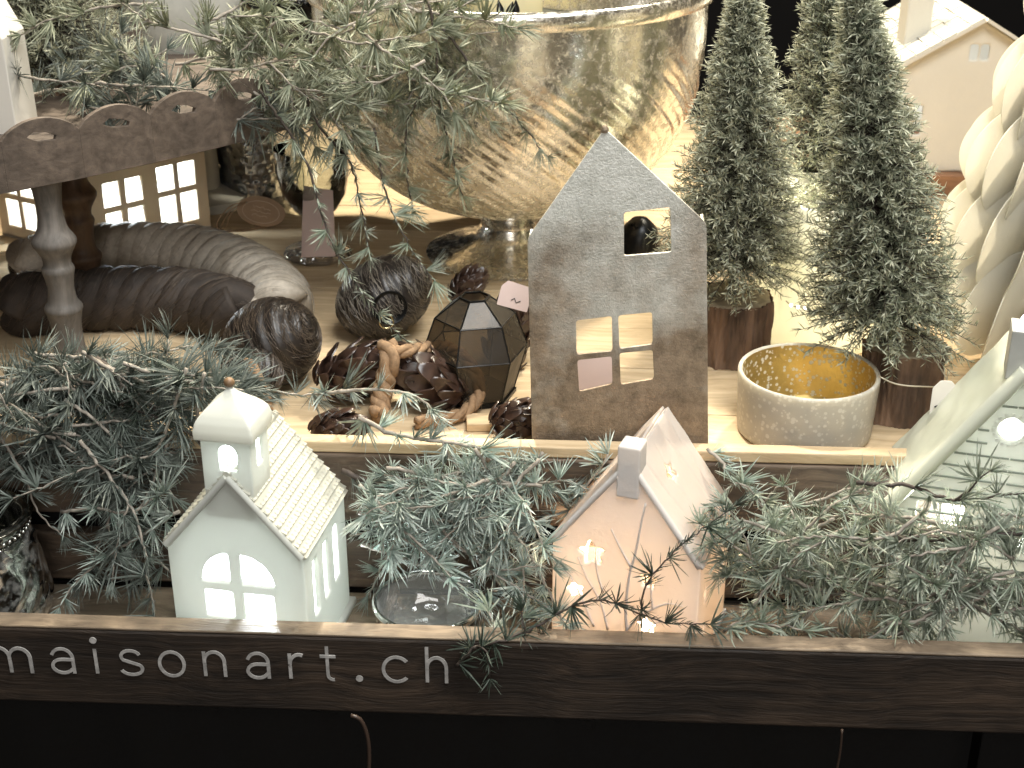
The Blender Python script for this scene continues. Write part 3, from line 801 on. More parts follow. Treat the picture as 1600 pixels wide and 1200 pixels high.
# knob on the peak
kb = mp((945, 203)); MB().lathe([(0, 0), (.0024, .001), (.0028, .0035), (.0012, .006), (0, .0065)], 14).build('peak_stud', 'zinc', mh, 179).location = (kb[0], .0012, kb[1] - .003)

# ================================================================== VOTIVE CUP
rc = at(1264, 578, y=.068)
vz = rc.z; vr = 109 * (CAM - rc).length / FPX * .985
vo = thing('votive_cup', 'frosted glass tealight cup with gold speckled inside', 'candle holder', (rc.x, .068, FL))
H = vz - FL
MB().lathe([(vr * .90, 0), (vr * .955, .002), (vr * .965, .006), (vr * .985, H * .6), (vr, H - .003), (vr * .998, H - .0012), (vr * .985, H), (vr * .955, H), (vr * .935, H - .0012)], 96).build('glass_wall', 'frost_glass', vo, 179)
MB().lathe([(vr * .935, H - .0012), (vr * .930, H - .004), (vr * .915, H * .5), (vr * .90, .008), (vr * .86, .004), (0.0001, .004)], 96).build('gold_lining', 'gold_in', vo, 179)

# ================================================================== TREES
def stump(t, r, h, seed, tilt=0.0):
    rn = random.Random(seed)
    def fn(rr, z, th, i):
        p = Vector((math.cos(th) * 2.2, math.sin(th) * 2.2, z * 12 + seed))
        fl = 1 + .10 * max(0, 1 - z / (h * .5)) ** 2
        rid = abs(noise.noise(Vector((math.cos(th) * 7, math.sin(th) * 7, z * 22 + seed))))
        rid2 = abs(noise.noise(Vector((math.cos(th) * 15, math.sin(th) * 15, z * 30 + seed * 2))))
        return rr * (fl + .07 * noise.noise(p)) + (rid * .0065 + rid2 * .0032 if rr > r * .9 else 0), z
    prof = [(r * .98, h * i / 22) for i in range(23)]
    mb = MB().lathe(prof, 150, fn); mb.build('bark', 'bark', t, 179)
    def f2(rr, z, th, i):
        p = Vector((math.cos(th) * 2.2, math.sin(th) * 2.2, h * 12 + seed))
        return rr * (1 + .07 * noise.noise(p)), z + .0008 * noise.noise(Vector((rr * 300 * math.cos(th), rr * 300 * math.sin(th), seed)))
    pr = [(r * 1.02, h - .002), (r * .99, h + .0004)] + [(r * (1 - k / 12) + 1e-5, h + .0006 + .0003 * (k % 2)) for k in range(1, 13)]
    MB().lathe(pr, 100, f2).build('cut_top', 'cut_wood', t, 179)

def brush_tree(name, label, base, stump_r, stump_h, z0, z1, rmax, seed, lean=(0, 0), nb=700, mat='brush', shape=.9, stump_off=(0, 0), needle=.0088, density=74):
    rn = random.Random(seed)
    t = thing(name, label, 'tree', base, 0, 'small artificial fir trees on log bases')
    if stump_r:
        stump(t, stump_r, stump_h, seed)
        if stump_off != (0, 0):
            for c in t.children: c.location = (*stump_off, 0)
    Hh = z1 - z0
    MB().tube([(0, 0, stump_h - .002), (lean[0] * .5, lean[1] * .5, z0 + Hh * .5), (lean[0], lean[1], z1)], lambda i: (.0038, .003, .001)[i], 8).build('trunk', 'stem_dark', t, 179)
    mb = MB(); tw = MB()
    for k in range(nb):
        u = (k + rn.random()) / nb; u = u ** 1.12
        zz = z0 + Hh * u
        tier = .86 + .22 * abs(math.sin(u * 17 + seed))
        L = rmax * (1 - u) ** shape * tier * rn.uniform(.70, 1.10) + .007
        th = k * 2.39996 + rn.uniform(-.3, .3)
        rise = rn.uniform(-.25, .35) + (u * .9)
        o0 = Vector((lean[0] * u, lean[1] * u, zz)); d = Vector((math.cos(th), math.sin(th), rise)).normalized()
        nseg = max(3, int(L / .0022)); droop = rn.uniform(.0, .25)
        pts = []
        for i in range(5):
            s = L * i / 4; pts.append(o0 + d * s + Vector((0, 0, -droop * s * s / max(L, .01))))
        tw.tube(pts, lambda i: .0009 * (1 - i / 5), 4, cap=False)
        nn = int(density * (L / rmax) * .5 + 9)
        for i in range(nn):
            f = .18 + .82 * (i + rn.random()) / nn; s = L * f
            p = o0 + d * s + Vector((0, 0, -droop * s * s / max(L, .01)))
            a = rn.uniform(0, 2 * PI); side = d.orthogonal().normalized(); b2 = d.cross(side)
            dir_ = (d * rn.uniform(.45, 1.1) + (side * math.cos(a) + b2 * math.sin(a)) * .9).normalized()
            ln = needle * rn.uniform(.55, 1.1); wv = dir_.cross(Vector((rn.uniform(-1, 1), rn.uniform(-1, 1), rn.uniform(-1, 1)))).normalized() * rn.uniform(.00035, .00060)
            e = p + dir_ * ln; mid = p + dir_ * ln * .55
            mb.add([p - wv * .6, p + wv * .6, mid + wv, mid - wv, e], [(0, 1, 2, 3), (3, 2, 4)], (.0, .0, .35 + .25 * f, .35 + .25 * f, 1.0 if rn.random() < .75 else .3))
    tw.build('twigs', 'stem_dark', t)
    fo = mb.build('foliage', mat, t, None, True); fo['kind'] = 'stuff'
    return t

def zrow(row, y, px=1200): return at(px, row, y=y).z
b = at(1138, 552, z=FL); yb = b.y
brush_tree('fir_tree', 'snowy bottle-brush fir on a log, left of the front two trees', (b.x, yb, FL), .0325, zrow(462, yb) - FL, zrow(418, yb) - FL, zrow(-35, yb) - FL, .064, 3, (-.008, 0), 1400, shape=.92)
b = at(1370, 640, z=FL); yb = b.y
brush_tree('fir_tree', 'snowy bottle-brush fir on a log behind the gold speckled cup', (b.x, yb, FL), .0300, zrow(532, yb) - FL, zrow(498, yb) - FL, zrow(-35, yb) - FL, .059, 11, (-.052, 0), 1500, shape=.80, stump_off=(.016, 0))
b = at(1290, 470, z=FL); yb = .34
brush_tree('fir_tree', 'snowy bottle-brush fir standing behind the other two, half hidden', (at(1292, 440, y=yb).x, yb, FL), .034, .05, .055, zrow(-80, yb) - FL, .074, 23, (-.03, 0), 1000)
# ================================================================== PAPER PETAL TREE
pb = at(1632, 592, z=FL)
pt = thing('paper_tree', 'cream paper tree of layered rounded petals at the right edge', 'ornament', (pb.x, pb.y, FL), 0)
dpx = (CAM - pb).length / FPX
MB().lathe([(.020, 0), (.020, .004), (.006, .007), (.005, .42), (.001, .43)], 24).build('post', 'petal', pt, 179)
def petal_mesh(L, h, name, bow):
    """upright paper fin: narrow at the post, sweeping out and down to a broad round lobe"""
    out_ = spline([(0, 0, 0), (L*.30, 0, h*.10), (L*.62, 0, h*.06), (L*.88, 0, -h*.14), (L, 0, -h*.42), (L*.95, 0, -h*.72), (L*.78, 0, -h*.93), (L*.58, 0, -h*.98), (L*.38, 0, -h*.82), (L*.18, 0, -h*.52), (0, 0, -h*.30)], L * .035)
    n = len(out_); c = Vector((L*.5, 0, -h*.40)); rings = [1.0, .8, .55, .28]
    vs = []; fs = []
    for sd in (0, 1):
        for q in rings:
            for p in out_:
                v = c + (p - c) * q; vs.append((v.x, bow * L * (v.x / L) ** 2 - bow * .8 * h * (v.z / h) ** 2 + (.0010 if sd else 0), v.z))
        vs.append((c.x, bow * L * .25 - bow * .8 * h * .16 + (.0010 if sd else 0), c.z))
    K = n * len(rings) + 1
    for sd in (0, 1):
        o_ = sd * K
        for a in range(len(rings) - 1):
            for i in range(n):
                f = (o_ + a*n + i, o_ + a*n + (i+1) % n, o_ + (a+1)*n + (i+1) % n, o_ + (a+1)*n + i); fs.append(f if sd else f[::-1])
        for i in range(n):
            f = (o_ + (len(rings)-1)*n + i, o_ + (len(rings)-1)*n + (i+1) % n, o_ + K - 1); fs.append(f if sd else f[::-1])
    for i in range(n): fs.append((i, (i+1) % n, K + (i+1) % n, K + i))
    me = MB().add(vs, fs).mesh(name, 60); me.materials.append(M['petal']); return me
yb = pb.y
for k, (row_top, ext) in enumerate([(-92, 105), (58, 128), (172, 156), (282, 170), (402, 165)]):
    zc = zrow(row_top, yb, 1600) - FL; L = ext * dpx
    me = petal_mesh(L, 152 * dpx, 'petal%d' % k, .30)
    n = 19
    for j in range(n):
        o = bpy.data.objects.new('petal', me); col.objects.link(o); o.parent = pt
        o.location = (0, 0, zc); th = 2 * PI * (j + .5 * (k % 2)) / n
        o.rotation_euler = (0, 0, th)

l = inside_lamp('paper_tree_bulb', (pb.x - .012, pb.y - .02, FL + .13), .9, (1.0, .95, .84), .004)
bb_ = MB().lathe([(0, 0), (.022, .0), (.024, .01), (.018, .03), (.008, .04), (0, .042)], 24).build('dark_bauble', 'black_metal', None, 179); bb_.location = at(998, 398, z=FL); tag(bb_, 'small glossy black bauble seen through the upper window of the metal house', 'bauble')
pk = MB().box((-.02, -.0006, -.024), (.018, .0006, .022)).build('price_card', 'tag_pink', None); pk.location = at(930, 525, y=.10); pk.rotation_euler = (R(-18), 0, 0); pk.location.z = FL + .024; tag(pk, 'pale pink card seen through the lower window of the metal house', 'card')
# pale cream form added to stand in for the glow between the trees
cg = at(1262, 505, z=FL)
cp = MB().lathe([(.055, 0), (.058, .002), (.060, .03), (.061, .09), (.058, .132), (.056, .134), (.0555, .132), (.058, .09), (.057, .03), (.053, .004), (0.0001, .004)], 64)
o = cp.build('cream_lantern', 'cream_glow', None, 179); o.location = (cg.x + .004, .265, FL)
tag(o, 'pale cream paper lantern glowing behind the fir trees', 'lantern')
l = inside_lamp('paper_lantern_bulb', (cg.x + .004, .265, FL + .035), 6.5, (1.0, .93, .70), .004)  # lamp added inside to make it glow and backlight the firs

# string of tiny lights
wr = thing('fairy_light_string', 'thin wire of tiny white fairy lights on the boards behind the trees', 'string lights', (0, 0, 0))
pts = [at(1228, 470, y=.195), at(1236, 477, y=.19), at(1247, 480, y=.19), at(1258, 482, y=.19), at(1272, 490, y=.19)]
MB().tube(spline(pts, .003), .0005, 5).build('wire', 'wire', wr)
for p in pts[1:4]:
    MB().lathe([(0, -.0014), (.0012, -.0007), (.0014, 0), (.0012, .0007), (0, .0014)], 10).build('bulb', 'led', wr, 179).location = p
w2 = thing('thin_cable', 'thin pale cable crossing the log base of the right fir', 'cable', (0, 0, 0))
MB().tube(spline([at(1373, 588, y=.03), at(1400, 600, y=.028), at(1440, 604, y=.03), at(1480, 601, y=.05), at(1466, 570, y=.07), at(1448, 545, y=.09)], .004), .0006, 6).build('wire', 'wire', w2, 179)
gt = thing('price_tag', 'small grey paper tag leaning beside the mint house roof', 'tag', (0, 0, 0))
a = at(1474, 628, y=.02)
MB().plate(rounded([(-.009, -.012), (.009, -.012), (.009, .011), (.004, .017), (-.004, .017), (-.009, .011)], .0015), [], .0006, Matrix.Translation(a)).build('card', 'tag_white', gt)
mb = MB(); mm = Matrix.Translation(a + Vector((0, -.0003, -.004)))
stroke(mb, [(-.006, 0), (-.002, .002), (.001, -.001), (.005, .002)], .0009, mm); mb.build('print', 'ink', gt)
bb = MB().lathe([(.0001, 0), (.004, .0), (.005, .004), (.005, .016), (.003, .02), (.0025, .026), (0, .027)], 16).build('glass_bottle', 'glass', None, 179)
bb.location = at(1456, 652, z=FL); tag(bb, 'tiny clear glass bottle beside the log base near the mint house', 'bottle')

# ================================================================== BIG MERCURY BOWL
bc = at(796, 398, z=FL); by = .470
bx = at(797, 380, y=by).x
bo = thing('mercury_bowl', 'large gold mercury glass bowl with swirled ribs on a short foot', 'bowl', (bx, by, FL))
def lath(prof, n): return spline([(r, 0, z) for r, z in prof], .004)
Zb = .052
pr = [(p.x, p.z) for p in spline([(.034, 0, Zb), (.070, 0, Zb + .006), (.115, 0, Zb + .024), (.155, 0, Zb + .060), (.180, 0, Zb + .105), (.190, 0, Zb + .150), (.192, 0, Zb + .185), (.192, 0, Zb + .212)], .0022)]
def swirl(rr, z, th, i):
    u = (z - Zb) / .21; env = max(0, min(1, (u) * 6)) * max(0, min(1, (.86 - u) * 6))
    a = 64 * (th + u * 1.5)
    s = math.sin(a); s2 = math.sin(a * .5 + 1.3)
    return rr + env * (  .00045 * s + .0004 * s2 + .0014 * noise.noise(Vector((math.cos(th) * 3, math.sin(th) * 3, u * 5)))), z
MB().lathe(pr, 720, swirl).build('bowl_wall', 'mercury', bo, 179)
rim = MB().lathe([(.192, Zb + .212), (.1965, Zb + .214), (.1985, Zb + .220), (.1985, Zb + .226), (.1955, Zb + .230), (.1915, Zb + .230), (.1895, Zb + .226), (.189, Zb + .218), (.188, Zb + .19), (.176, Zb + .11), (.15, Zb + .066), (.11, Zb + .032), (.06, Zb + .015), (.0001, Zb + .012)], 160)
rim.build('rim', 'mercury', bo, 179)
MB().lathe([(.0001, Zb + .004), (.033, Zb + .002), (.036, Zb - .004), (.034, Zb - .010), (.030, Zb - .016), (.031, Zb - .022), (.035, Zb - .027), (.036, Zb - .031), (.040, Zb - .034), (.052, Zb - .040), (.068, .008), (.083, .0045), (.088, .0025), (.087, .0), (.0001, 0)], 120).build('foot', 'mercury', bo, 60)
cd = MB().lathe([(.0001, 0), (.040, 0), (.041, .004), (.0405, .10), (.038, .104), (.030, .101), (.0001, .100)], 64).build('pillar_candle', 'candle', None, 179)
l = inside_lamp('bowl_fairy_light', (bx + .02, by - .08, FL + Zb + .10), 1.6, (1.0, .86, .62), .01)  # hidden lamp added under the moss so the bowl wall glows
cd.location = (bx - .01, by + .03, FL + Zb + .165); tag(cd, 'ivory pillar candle standing in the big bowl', 'candle')
fill = MB().lathe([(.186, Zb + .165), (.14, Zb + .172), (.08, Zb + .168), (.0001, Zb + .17)], 60, lambda r, z, th, i: (r, z + .006 * noise.noise(Vector((r * 40 * math.cos(th), r * 40 * math.sin(th), 0)))))
o = fill.build('moss_bed', basic('dark moss', (.035, .035, .02), .9, 0, .5, 200, .9, 300, .004), None, 179); o.location = (bx, by, FL); tag(o, 'dark moss filling the big bowl', 'moss')
for px_, r_ in ((783, -.2), (795, .3), (806, .0)):
    pod = thing('seed_pod', 'black pointed seed pod at the bowl rim, ' + {783: 'left', 795: 'middle', 806: 'right'}[px_] + ' of three', 'pod', at(px_, 24, y=by - .170), 0, 'black seed pods at the bowl rim')
    MB().lathe([(0, -.012), (.003, -.009), (.0042, -.002), (.003, .006), (.0012, .011), (0, .014)], 12, lambda r, z, th, i: (r * (1 + .15 * math.sin(3 * th)), z)).build('husk', 'black_metal', pod, 179).rotation_euler = (r_, r_, 0)
    MB().tube([(0, 0, -.01), (r_ * .004, .004, -.03)], .0008, 6).build('stalk', 'stem_dark', pod)

# ================================================================== TRAY ON TURNED LEGS
tc_mid = at(190, 266, y=.155); ztr = tc_mid.z
A_, B_ = .46, .19; dirv = Vector((math.cos(R(46)), math.sin(R(46)), 0)); nrm = Vector((dirv.y, -dirv.x, 0))   # nrm points to the viewer's right
tc = Vector((tc_mid.x, tc_mid.y, 0)) - nrm * B_
tr = thing('scalloped_tray', 'brown wooden tray with scalloped cut-out rim on turned legs, left', 'tray', (tc.x, tc.y, ztr))
def ell(a): return dirv * (A_ * math.cos(a)) + nrm * (B_ * math.sin(a))
mb = MB(); TH = .052
# arc-length table of the oval
N = 720; pts = [ell(2 * PI * i / N) for i in range(N)]; cum = [0.0]
for i in range(N): cum.append(cum[-1] + (pts[(i+1) % N] - pts[i]).length)
def at_s(s):
    s = s % cum[-1]; i = int(np.searchsorted(cum, s) - 1); i = max(0, min(N - 1, i)); f = (s - cum[i]) / (cum[i+1] - cum[i]); return pts[i].lerp(pts[(i+1) % N], f)
ns = round(cum[-1] / .062); sw = cum[-1] / ns
for k in range(ns):
    a, b = at_s(k * sw), at_s((k + 1) * sw); d = b - a; w = d.length; d.normalize()
    nrml = Vector((d.y, -d.x, 0)); cen = (a + b) / 2
    inward = -nrml if nrml.dot(cen) > 0 else nrml
    m2 = Matrix.Identity(4); m2.col[0] = Vector((*d, 0)); m2.col[1] = Vector((*inward, 0)); m2.col[2] = Vector((0, 0, 1, 0)); m2.translation = a
    top = [(0, TH * .76)] + [(w * (i / 12), TH * (.76 + .26 * (math.sin(PI * i / 12)) ** .7)) for i in range(1, 12)] + [(w, TH * .76)]
    outer = [(0, 0), (w, 0)] + top[::-1]
    hole = [(w * .32, TH * .66), (w * .54, TH * .68), (w * .68, TH * .76), (w * .58, TH * .83), (w * .42, TH * .79), (w * .30, TH * .72)]
    mb.plate(outer, [hole], .005, m2)
mb.build('rim', 'tray', tr, None, bevel=.0008)
mb = MB(); vs = [ell(2 * PI * i / 96) * .985 for i in range(96)]
mb.add([v + Vector((0, 0, .004)) for v in vs] + [v + Vector((0, 0, .009)) for v in vs], [tuple(range(95, -1, -1)), tuple(range(96, 192))] + [(i, (i+1) % 96, 96 + (i+1) % 96, 96 + i) for i in range(96)])
mb.build('bottom', 'tray', tr)
legp = [(.0, 0), (.020, 0), (.021, .004), (.017, .020), (.0155, .040), (.018, .052), (.0195, .055), (.0185, .058), (.015, .062), (.0135, .072), (.0155, .082), (.0165, .085), (.0155, .088), (.014, .090), (.0150, .096), (.0205, .103), (.0225, .107), (.020, .111), (.0150, .117), (.0125, .130), (.0140, .142), (.0155, .150), (.016, .155), (.0155, .158), (.0, .158)]
def leg(px_, row, y_, mat, k=1.0, label=None):
    p = at(px_, row, y=y_); hz = ztr + .004 - FL; f = hz / .158
    o = MB().lathe([(r * k, z * f) for r, z in [(q.x, q.z) for q in spline([(r, 0, z) for r, z in legp], .003)]], 48, lambda r, z, th, i: (r + .0003 * noise.noise(Vector((math.cos(th)*4, math.sin(th)*4, z*60))), z)).build('leg', mat, tr, 60)
    o.location = Vector((p.x, p.y, FL)) - tr.location
    if label: o['label'] = label
leg(88, 400, .135, 'leg_grey', .80, 'grey washed turned leg')
leg(121, 330, .26, 'leg_brown', .85, 'brown turned leg')
leg(-420, 330, .40, 'leg_brown', .85)

tb = at(92, 135, z=ztr + .009); yb = tb.y
brush_tree('fir_tree', 'dark frosted bottle-brush fir in the tray, upper left corner', (tb.x, yb, tb.z), .036, .016, .014, .17, .095, 31, (0, 0), 700, 'brush', needle=.011, density=70)

# ================================================================== HONEYCOMB VASE, KRAFT TAG, GOBLET, POT, BEADED DISH
vb = at(388, 318, z=FL)
va = thing('honeycomb_vase', 'dark silver glass jar with honeycomb facets behind the kraft tag', 'vase', (vb.x, vb.y + .045, FL))
def hon(r, z, th, i):
    c = th / (2 * PI) * 26; rw = z / .0115; c += .5 * (int(rw) % 2); fx_, fz = c - math.floor(c) - .5, rw - math.floor(rw) - .5
    d = max(abs(fx_) * 1.0, abs(fz)); return r - .0022 * max(0, .42 - d) if .003 < z < .115 else r, z
MB().lathe([(.0001, 0), (.036, 0), (.042, .004)] + [(.0455 + .002 * math.sin(z * 20), z) for z in [.004 + .118 * i / 70 for i in range(71)]] + [(.044, .125), (.041, .124), (.040, .03), (.0001, .02)], 208, hon).build('glass_wall', 'faceted', va, 60)
MB().lathe([(.0465, .121), (.0485, .123), (.0485, .127), (.0455, .129), (.0445, .126)], 64).build('rim', 'faceted', va, 179)

tp = at(408, 330, y=.43)
kt = thing('kraft_tag', 'oval brown kraft gift tag with twine loop lying beside the honeycomb vase', 'tag', tp)
tm = Matrix.Rotation(R(12), 4, 'Y') @ Matrix.Rotation(R(-48), 4, 'X')
MB().plate(circ(0, 0, .017, 40, sx=1.45), [circ(-.017, .006, .0016, 12)], .0009, tm).build('card', 'tag_brown', kt)
mb = MB(); stroke(mb, circ(0, -.001, .0125, 40, sx=1.5) + [circ(0, -.001, .0125, 40, sx=1.5)[0]], .0005, tm, .0003); mb.build('stitched_outline', 'ink_white', kt)
mb = MB(); rn = random.Random(2)
for row in (.0035, -.0015, -.0060):
    x = -.011 + abs(row) * .5; pts_ = []
    while x < .011 - abs(row) * .4: pts_.append((x, row + rn.uniform(-.0015, .0018))); x += rn.uniform(.0008, .0017)
    stroke(mb, pts_, .0004, tm, .0003)
mb.build('script_print', 'ink_white', kt)
mb = MB()
for k in range(3):
    mb.tube(spline([tm @ Vector((-.017, -.001, .006)), Vector((-.030, -.004, .006 - k * .004)), Vector((-.044 + k * .004, -.006, -.010 - .003 * k)), Vector((-.040, -.010, -.018)), Vector((-.018, -.012, -.016 - .001 * k)), Vector((.006, -.010, -.014))], .002), .0006, 5)
mb.build('twine', 'rope', kt, 179)

gp = at(497, 398, z=FL)
go = thing('glass_goblet', 'clear glass goblet with pale pink price card, left of the big bowl', 'glass', (gp.x, gp.y, FL))
MB().lathe([(.0001, 0), (.034, 0), (.0355, .002), (.034, .006), (.022, .010), (.010, .016), (.0075, .022)], 60).build('foot', 'glass_bumpy', go, 179)
MB().lathe([(.0075, .022), (.0095, .028), (.0080, .034), (.010, .040), (.022, .050), (.033, .068), (.038, .092), (.039, .115), (.0375, .115), (.036, .092), (.031, .069), (.020, .052), (.0001, .045)], 60).build('cup', 'glass', go, 60)
a = at(494, 345, y=gp.y - .036)
pc = MB().plate(rounded([(-.0185, -.037), (.0165, -.037), (.0195, .030), (-.010, .036)], .001), [], .0006, Matrix.Rotation(R(-3), 4, 'Y') @ Matrix.Rotation(R(-8), 4, 'X')).build('price_card', 'tag_pink', go); pc.location = a - go.location

pp = at(295, 60, y=.62)
po = MB().lathe([(.0001, 0), (.045, 0), (.062, .02), (.07, .06), (.066, .10), (.058, .12), (.055, .12), (.062, .09), (.0001, .08)], 64).build('grey_pot', 'pot', None, 179); po.location = (pp.x, .62, pp.z - .04)
tag(po, 'pale grey pot half hidden behind the top garland', 'pot')
stand = MB().lathe([(.0001, 0), (.05, 0), (.05, .01), (.02, .02), (.018, po.location.z - FL - .01), (.05, po.location.z - FL), (.0001, po.location.z - FL)], 40).build('stand', 'pot', po, 60); stand.location = (0, 0, FL - po.location.z)
dp = at(452, -14, y=.62)
dd = thing('beaded_dish', 'black dish with beaded rim at the top edge above the garland', 'dish', (dp.x, .62, dp.z - .006))
MB().lathe([(.0001, -.02), (.03, -.02), (.045, -.008), (.050, .004), (.048, .005), (.042, -.006), (.0001, -.015)], 60).build('dish', 'black_metal', dd, 179)
bead = MB().lathe([(0, -.0028), (.0020, -.002), (.0028, 0), (.0020, .002), (0, .0028)], 10).mesh('bead', 179); bead.materials.append(M['black_metal'])
for k in range(48):
    o = bpy.data.objects.new('bead', bead); col.objects.link(o); o.parent = dd; o.location = (.0505 * math.cos(2*PI*k/48), .0505 * math.sin(2*PI*k/48), .0)
MB().tube([(0, 0, -.02), (0, 0, FL - dd.location.z)], .006, 12).build('stem', 'glass', dd)
MB().lathe([(.0001, 0), (.04, 0), (.04, .004), (.008, .012), (.0001, .012)], 40).build('foot', 'glass', dd, 60).location = (0, 0, FL - dd.location.z)

# ================================================================== BRAIDED COIL, BELL, CONES, ROPE, FACETED LANTERN
def fibres(mb, path, radf, n, seed, ln=.02, w=.00028, lift=.0006, twist=.5):
    """fine strands lying along a tube"""
    rn = random.Random(seed); k = len(path)
    for _ in range(n):
        i0 = rn.randrange(2, k - 3); th0 = rn.uniform(0, 2*PI); tws = twist * rn.uniform(.5, 1.4)
        pts_ = []
        m = rn.randint(4, 7)
        for j in range(m):
            i = min(k - 2, i0 + j); tg = (path[i+1] - path[i-1]).normalized(); sx = tg.cross(Vector((0, 0, 1)))
            sx = sx.normalized() if sx.length > 1e-4 else Vector((1, 0, 0)); u_ = sx.cross(tg)
            r_ = radf(i, th0) + lift * (1 + rn.random()) * (1 + (j == m - 1) * rn.random() * 2)
            a_ = th0 + tws * j * .25; pts_.append(path[i] + (sx * math.cos(a_) + u_ * math.sin(a_)) * r_)
        mb.tube(pts_, lambda q: w * (1 - .7 * q / m), 3, cap=False)

cp_ = [at(40, 418, z=FL + .026), at(120, 402, z=FL + .026), at(210, 396, z=FL + .026), at(300, 402, z=FL + .026), at(370, 422, z=FL + .026), at(425, 455, z=FL + .026), at(440, 490, z=FL + .026)]
cpath = spline(cp_, .0014); nC = len(cpath)
def crad(i, th):
    u = i / nC; r = .0250 + .003 * math.sin(PI * u); ph = i * .58 + th * 3
    return r + .0046 * abs(math.sin(ph * .5)) - .0015 + .0012 * noise.noise(Vector((i * .09, math.cos(th) * 1.5, math.sin(th) * 1.5)))
coil = thing('braided_coil', 'thick twisted braid of brown fibres curled on the upper shelf', 'braid', cpath[0])
def local(p, o): return [q - o for q in p]
lp = local(cpath, cpath[0])
def twisted(parent, path, step, r, pitch, mat, seed, taper=None):
    k = len(path); n = 3; fm = MB()
    for s_ in range(n):
        P_ = []
        for i, p in enumerate(path):
            tg = (path[min(k-1, i+1)] - path[max(0, i-1)]).normalized(); sx = tg.cross(Vector((0, 0, 1))).normalized(); u_ = sx.cross(tg)
            rr_ = r * (taper(i / k) if taper else 1); a_ = 2 * PI * i * step / pitch + s_ * 2 * PI / n
            P_.append(p + (sx * math.cos(a_) + u_ * math.sin(a_)) * rr_ * .50)
        MB().tube(P_, lambda i, th: r * (taper(i / k) if taper else 1) * .60 * (1 + .07 * noise.noise(Vector((i * .25, math.cos(th) * 3, math.sin(th) * 3 + s_ * 9)))), 20).build('strand', mat, parent, 179)
        fibres(fm, P_, lambda i, th: r * .60, 1100, seed * 7 + s_, w=.00022, lift=.0005, twist=.35)
    fm.build('loose_strands', 'fibre_pale' if seed == 1 else 'fibre_brown', parent)['kind'] = 'stuff'
twisted(coil, lp, .0014, .0285, .050, 'braid', 1, lambda u: .92 + .12 * math.sin(PI * u))
p2 = spline([at(20, 478, z=FL + .026), at(110, 470, z=FL + .026), at(220, 466, z=FL + .026), at(320, 474, z=FL + .026), at(375, 492, z=FL + .026)], .0014)
co2 = thing('braided_coil', 'dark twisted braid lying in front of the brown one, in shadow', 'braid', p2[0]); lp2 = local(p2, p2[0])
twisted(co2, lp2, .0014, .0275, .062, basic('dark braid', (.045, .033, .025), .75, 0, .4, 90, .5, 240), 2)
bl_ = MB().lathe([(0, -.016), (.008, -.0145), (.0145, -.008), (.016, 0), (.0145, .008), (.008, .0145), (0, .016)], 32).build('dark_ball', 'black_metal', None, 179); bl_.location = at(38, 415, z=FL + .0165); tag(bl_, 'glossy black ball beside the grey tray leg', 'ball')

def brushed_ball(name, label, cat, center, rx, ry, rz_, seed, rot, nfib=900, strand='fibre_pale'):
    t = thing(name, label, cat, center, 0); rm = Matrix.Rotation(rot[0], 3, 'X') @ Matrix.Rotation(rot[1], 3, 'Y') @ Matrix.Rotation(rot[2], 3, 'Z')
    n = 60; mb = MB(); prof = [(math.sin(PI * i / n), -math.cos(PI * i / n)) for i in range(n + 1)]
    def fn(r, z, th, i): 
        d = 1 + .02 * math.sin(i * 1.1) + .03 * noise.noise(Vector((r * math.cos(th) * 2, r * math.sin(th) * 2, z * 2 + seed)))
        return r * d, z * d
    vs_o = len(mb.v); mb.lathe([(max(r, 1e-4), z) for r, z in prof], 90, fn)
    S = Matrix.Diagonal((rx, ry, rz_))
    mb.v = [tuple(rm @ (S @ Vector(v))) for v in mb.v]
    mb.build('body', 'fibre_dark', t, 179)
    rn = random.Random(seed); fb = MB()
    for _ in range(nfib):
        th = rn.uniform(0, 2*PI); ph = rn.uniform(.12, .92) * PI; pts_ = []; m = 7; st_ = rn.uniform(.06, .16); cr = rn.uniform(-.04, .04)
        for j in range(m):
            a_, b_ = th + st_ * j, ph + cr * j; d = 1.015 + rn.uniform(0, .012)
            pts_.append(rm @ (S @ Vector((math.sin(b_) * math.cos(a_), math.sin(b_) * math.sin(a_), -math.cos(b_)))) * d)
        fb.tube(pts_, lambda q: .00026 * (1 - .6 * q / m), 3, cap=False)
    fb.build('brushed_strands', strand, t)['kind'] = 'stuff'
    return t
c = at(425, 535, z=FL + .037); brushed_ball('fibre_ball', 'large near-black brushed fibre ball at the end of the braid', 'ball', tuple(c), .037, .036, .042, 5, (R(20), R(60), 0), 900, 'fibre_brown')
c = at(392, 585, z=FL + .023); brushed_ball('fibre_ball', 'smaller brown brushed fibre ball beside the church tower tip', 'ball', tuple(c), .028, .026, .023, 6, (R(50), R(-30), 0), 700, 'fibre_brown')
c = at(600, 464, z=FL + .036); bell = brushed_ball('brushed_bell', 'dark round brushed bell with round opening, under the trailing twigs', 'bell', tuple(c), .035, .040, .045, 8, (R(-12), R(60), 0), 900, 'fibre_mid')
mm = Matrix.Rotation(R(-60), 4, 'X')
o = MB().lathe([(.0145, 0), (.0155, .0008), (.0150, .0022), (.0135, .0022), (.012, .0), (.0, -.004)], 36).build('opening', 'black_metal', bell, 60)
dv = (CAM - Vector(bell.location)).normalized(); dv = (dv + Vector((.12, 0, -.25))).normalized()
o.rotation_euler = dv.to_track_quat('Z', 'Y').to_euler(); o.location = dv * .0385
o = MB().tube([(.006 * math.cos(a), .006 * math.sin(a), 0) for a in [2*PI*i/24 for i in range(24)]], .0009, 6, closed=True).build('ring', basic('brass', (.7, .6, .35), .25, 1.0), bell, 179)
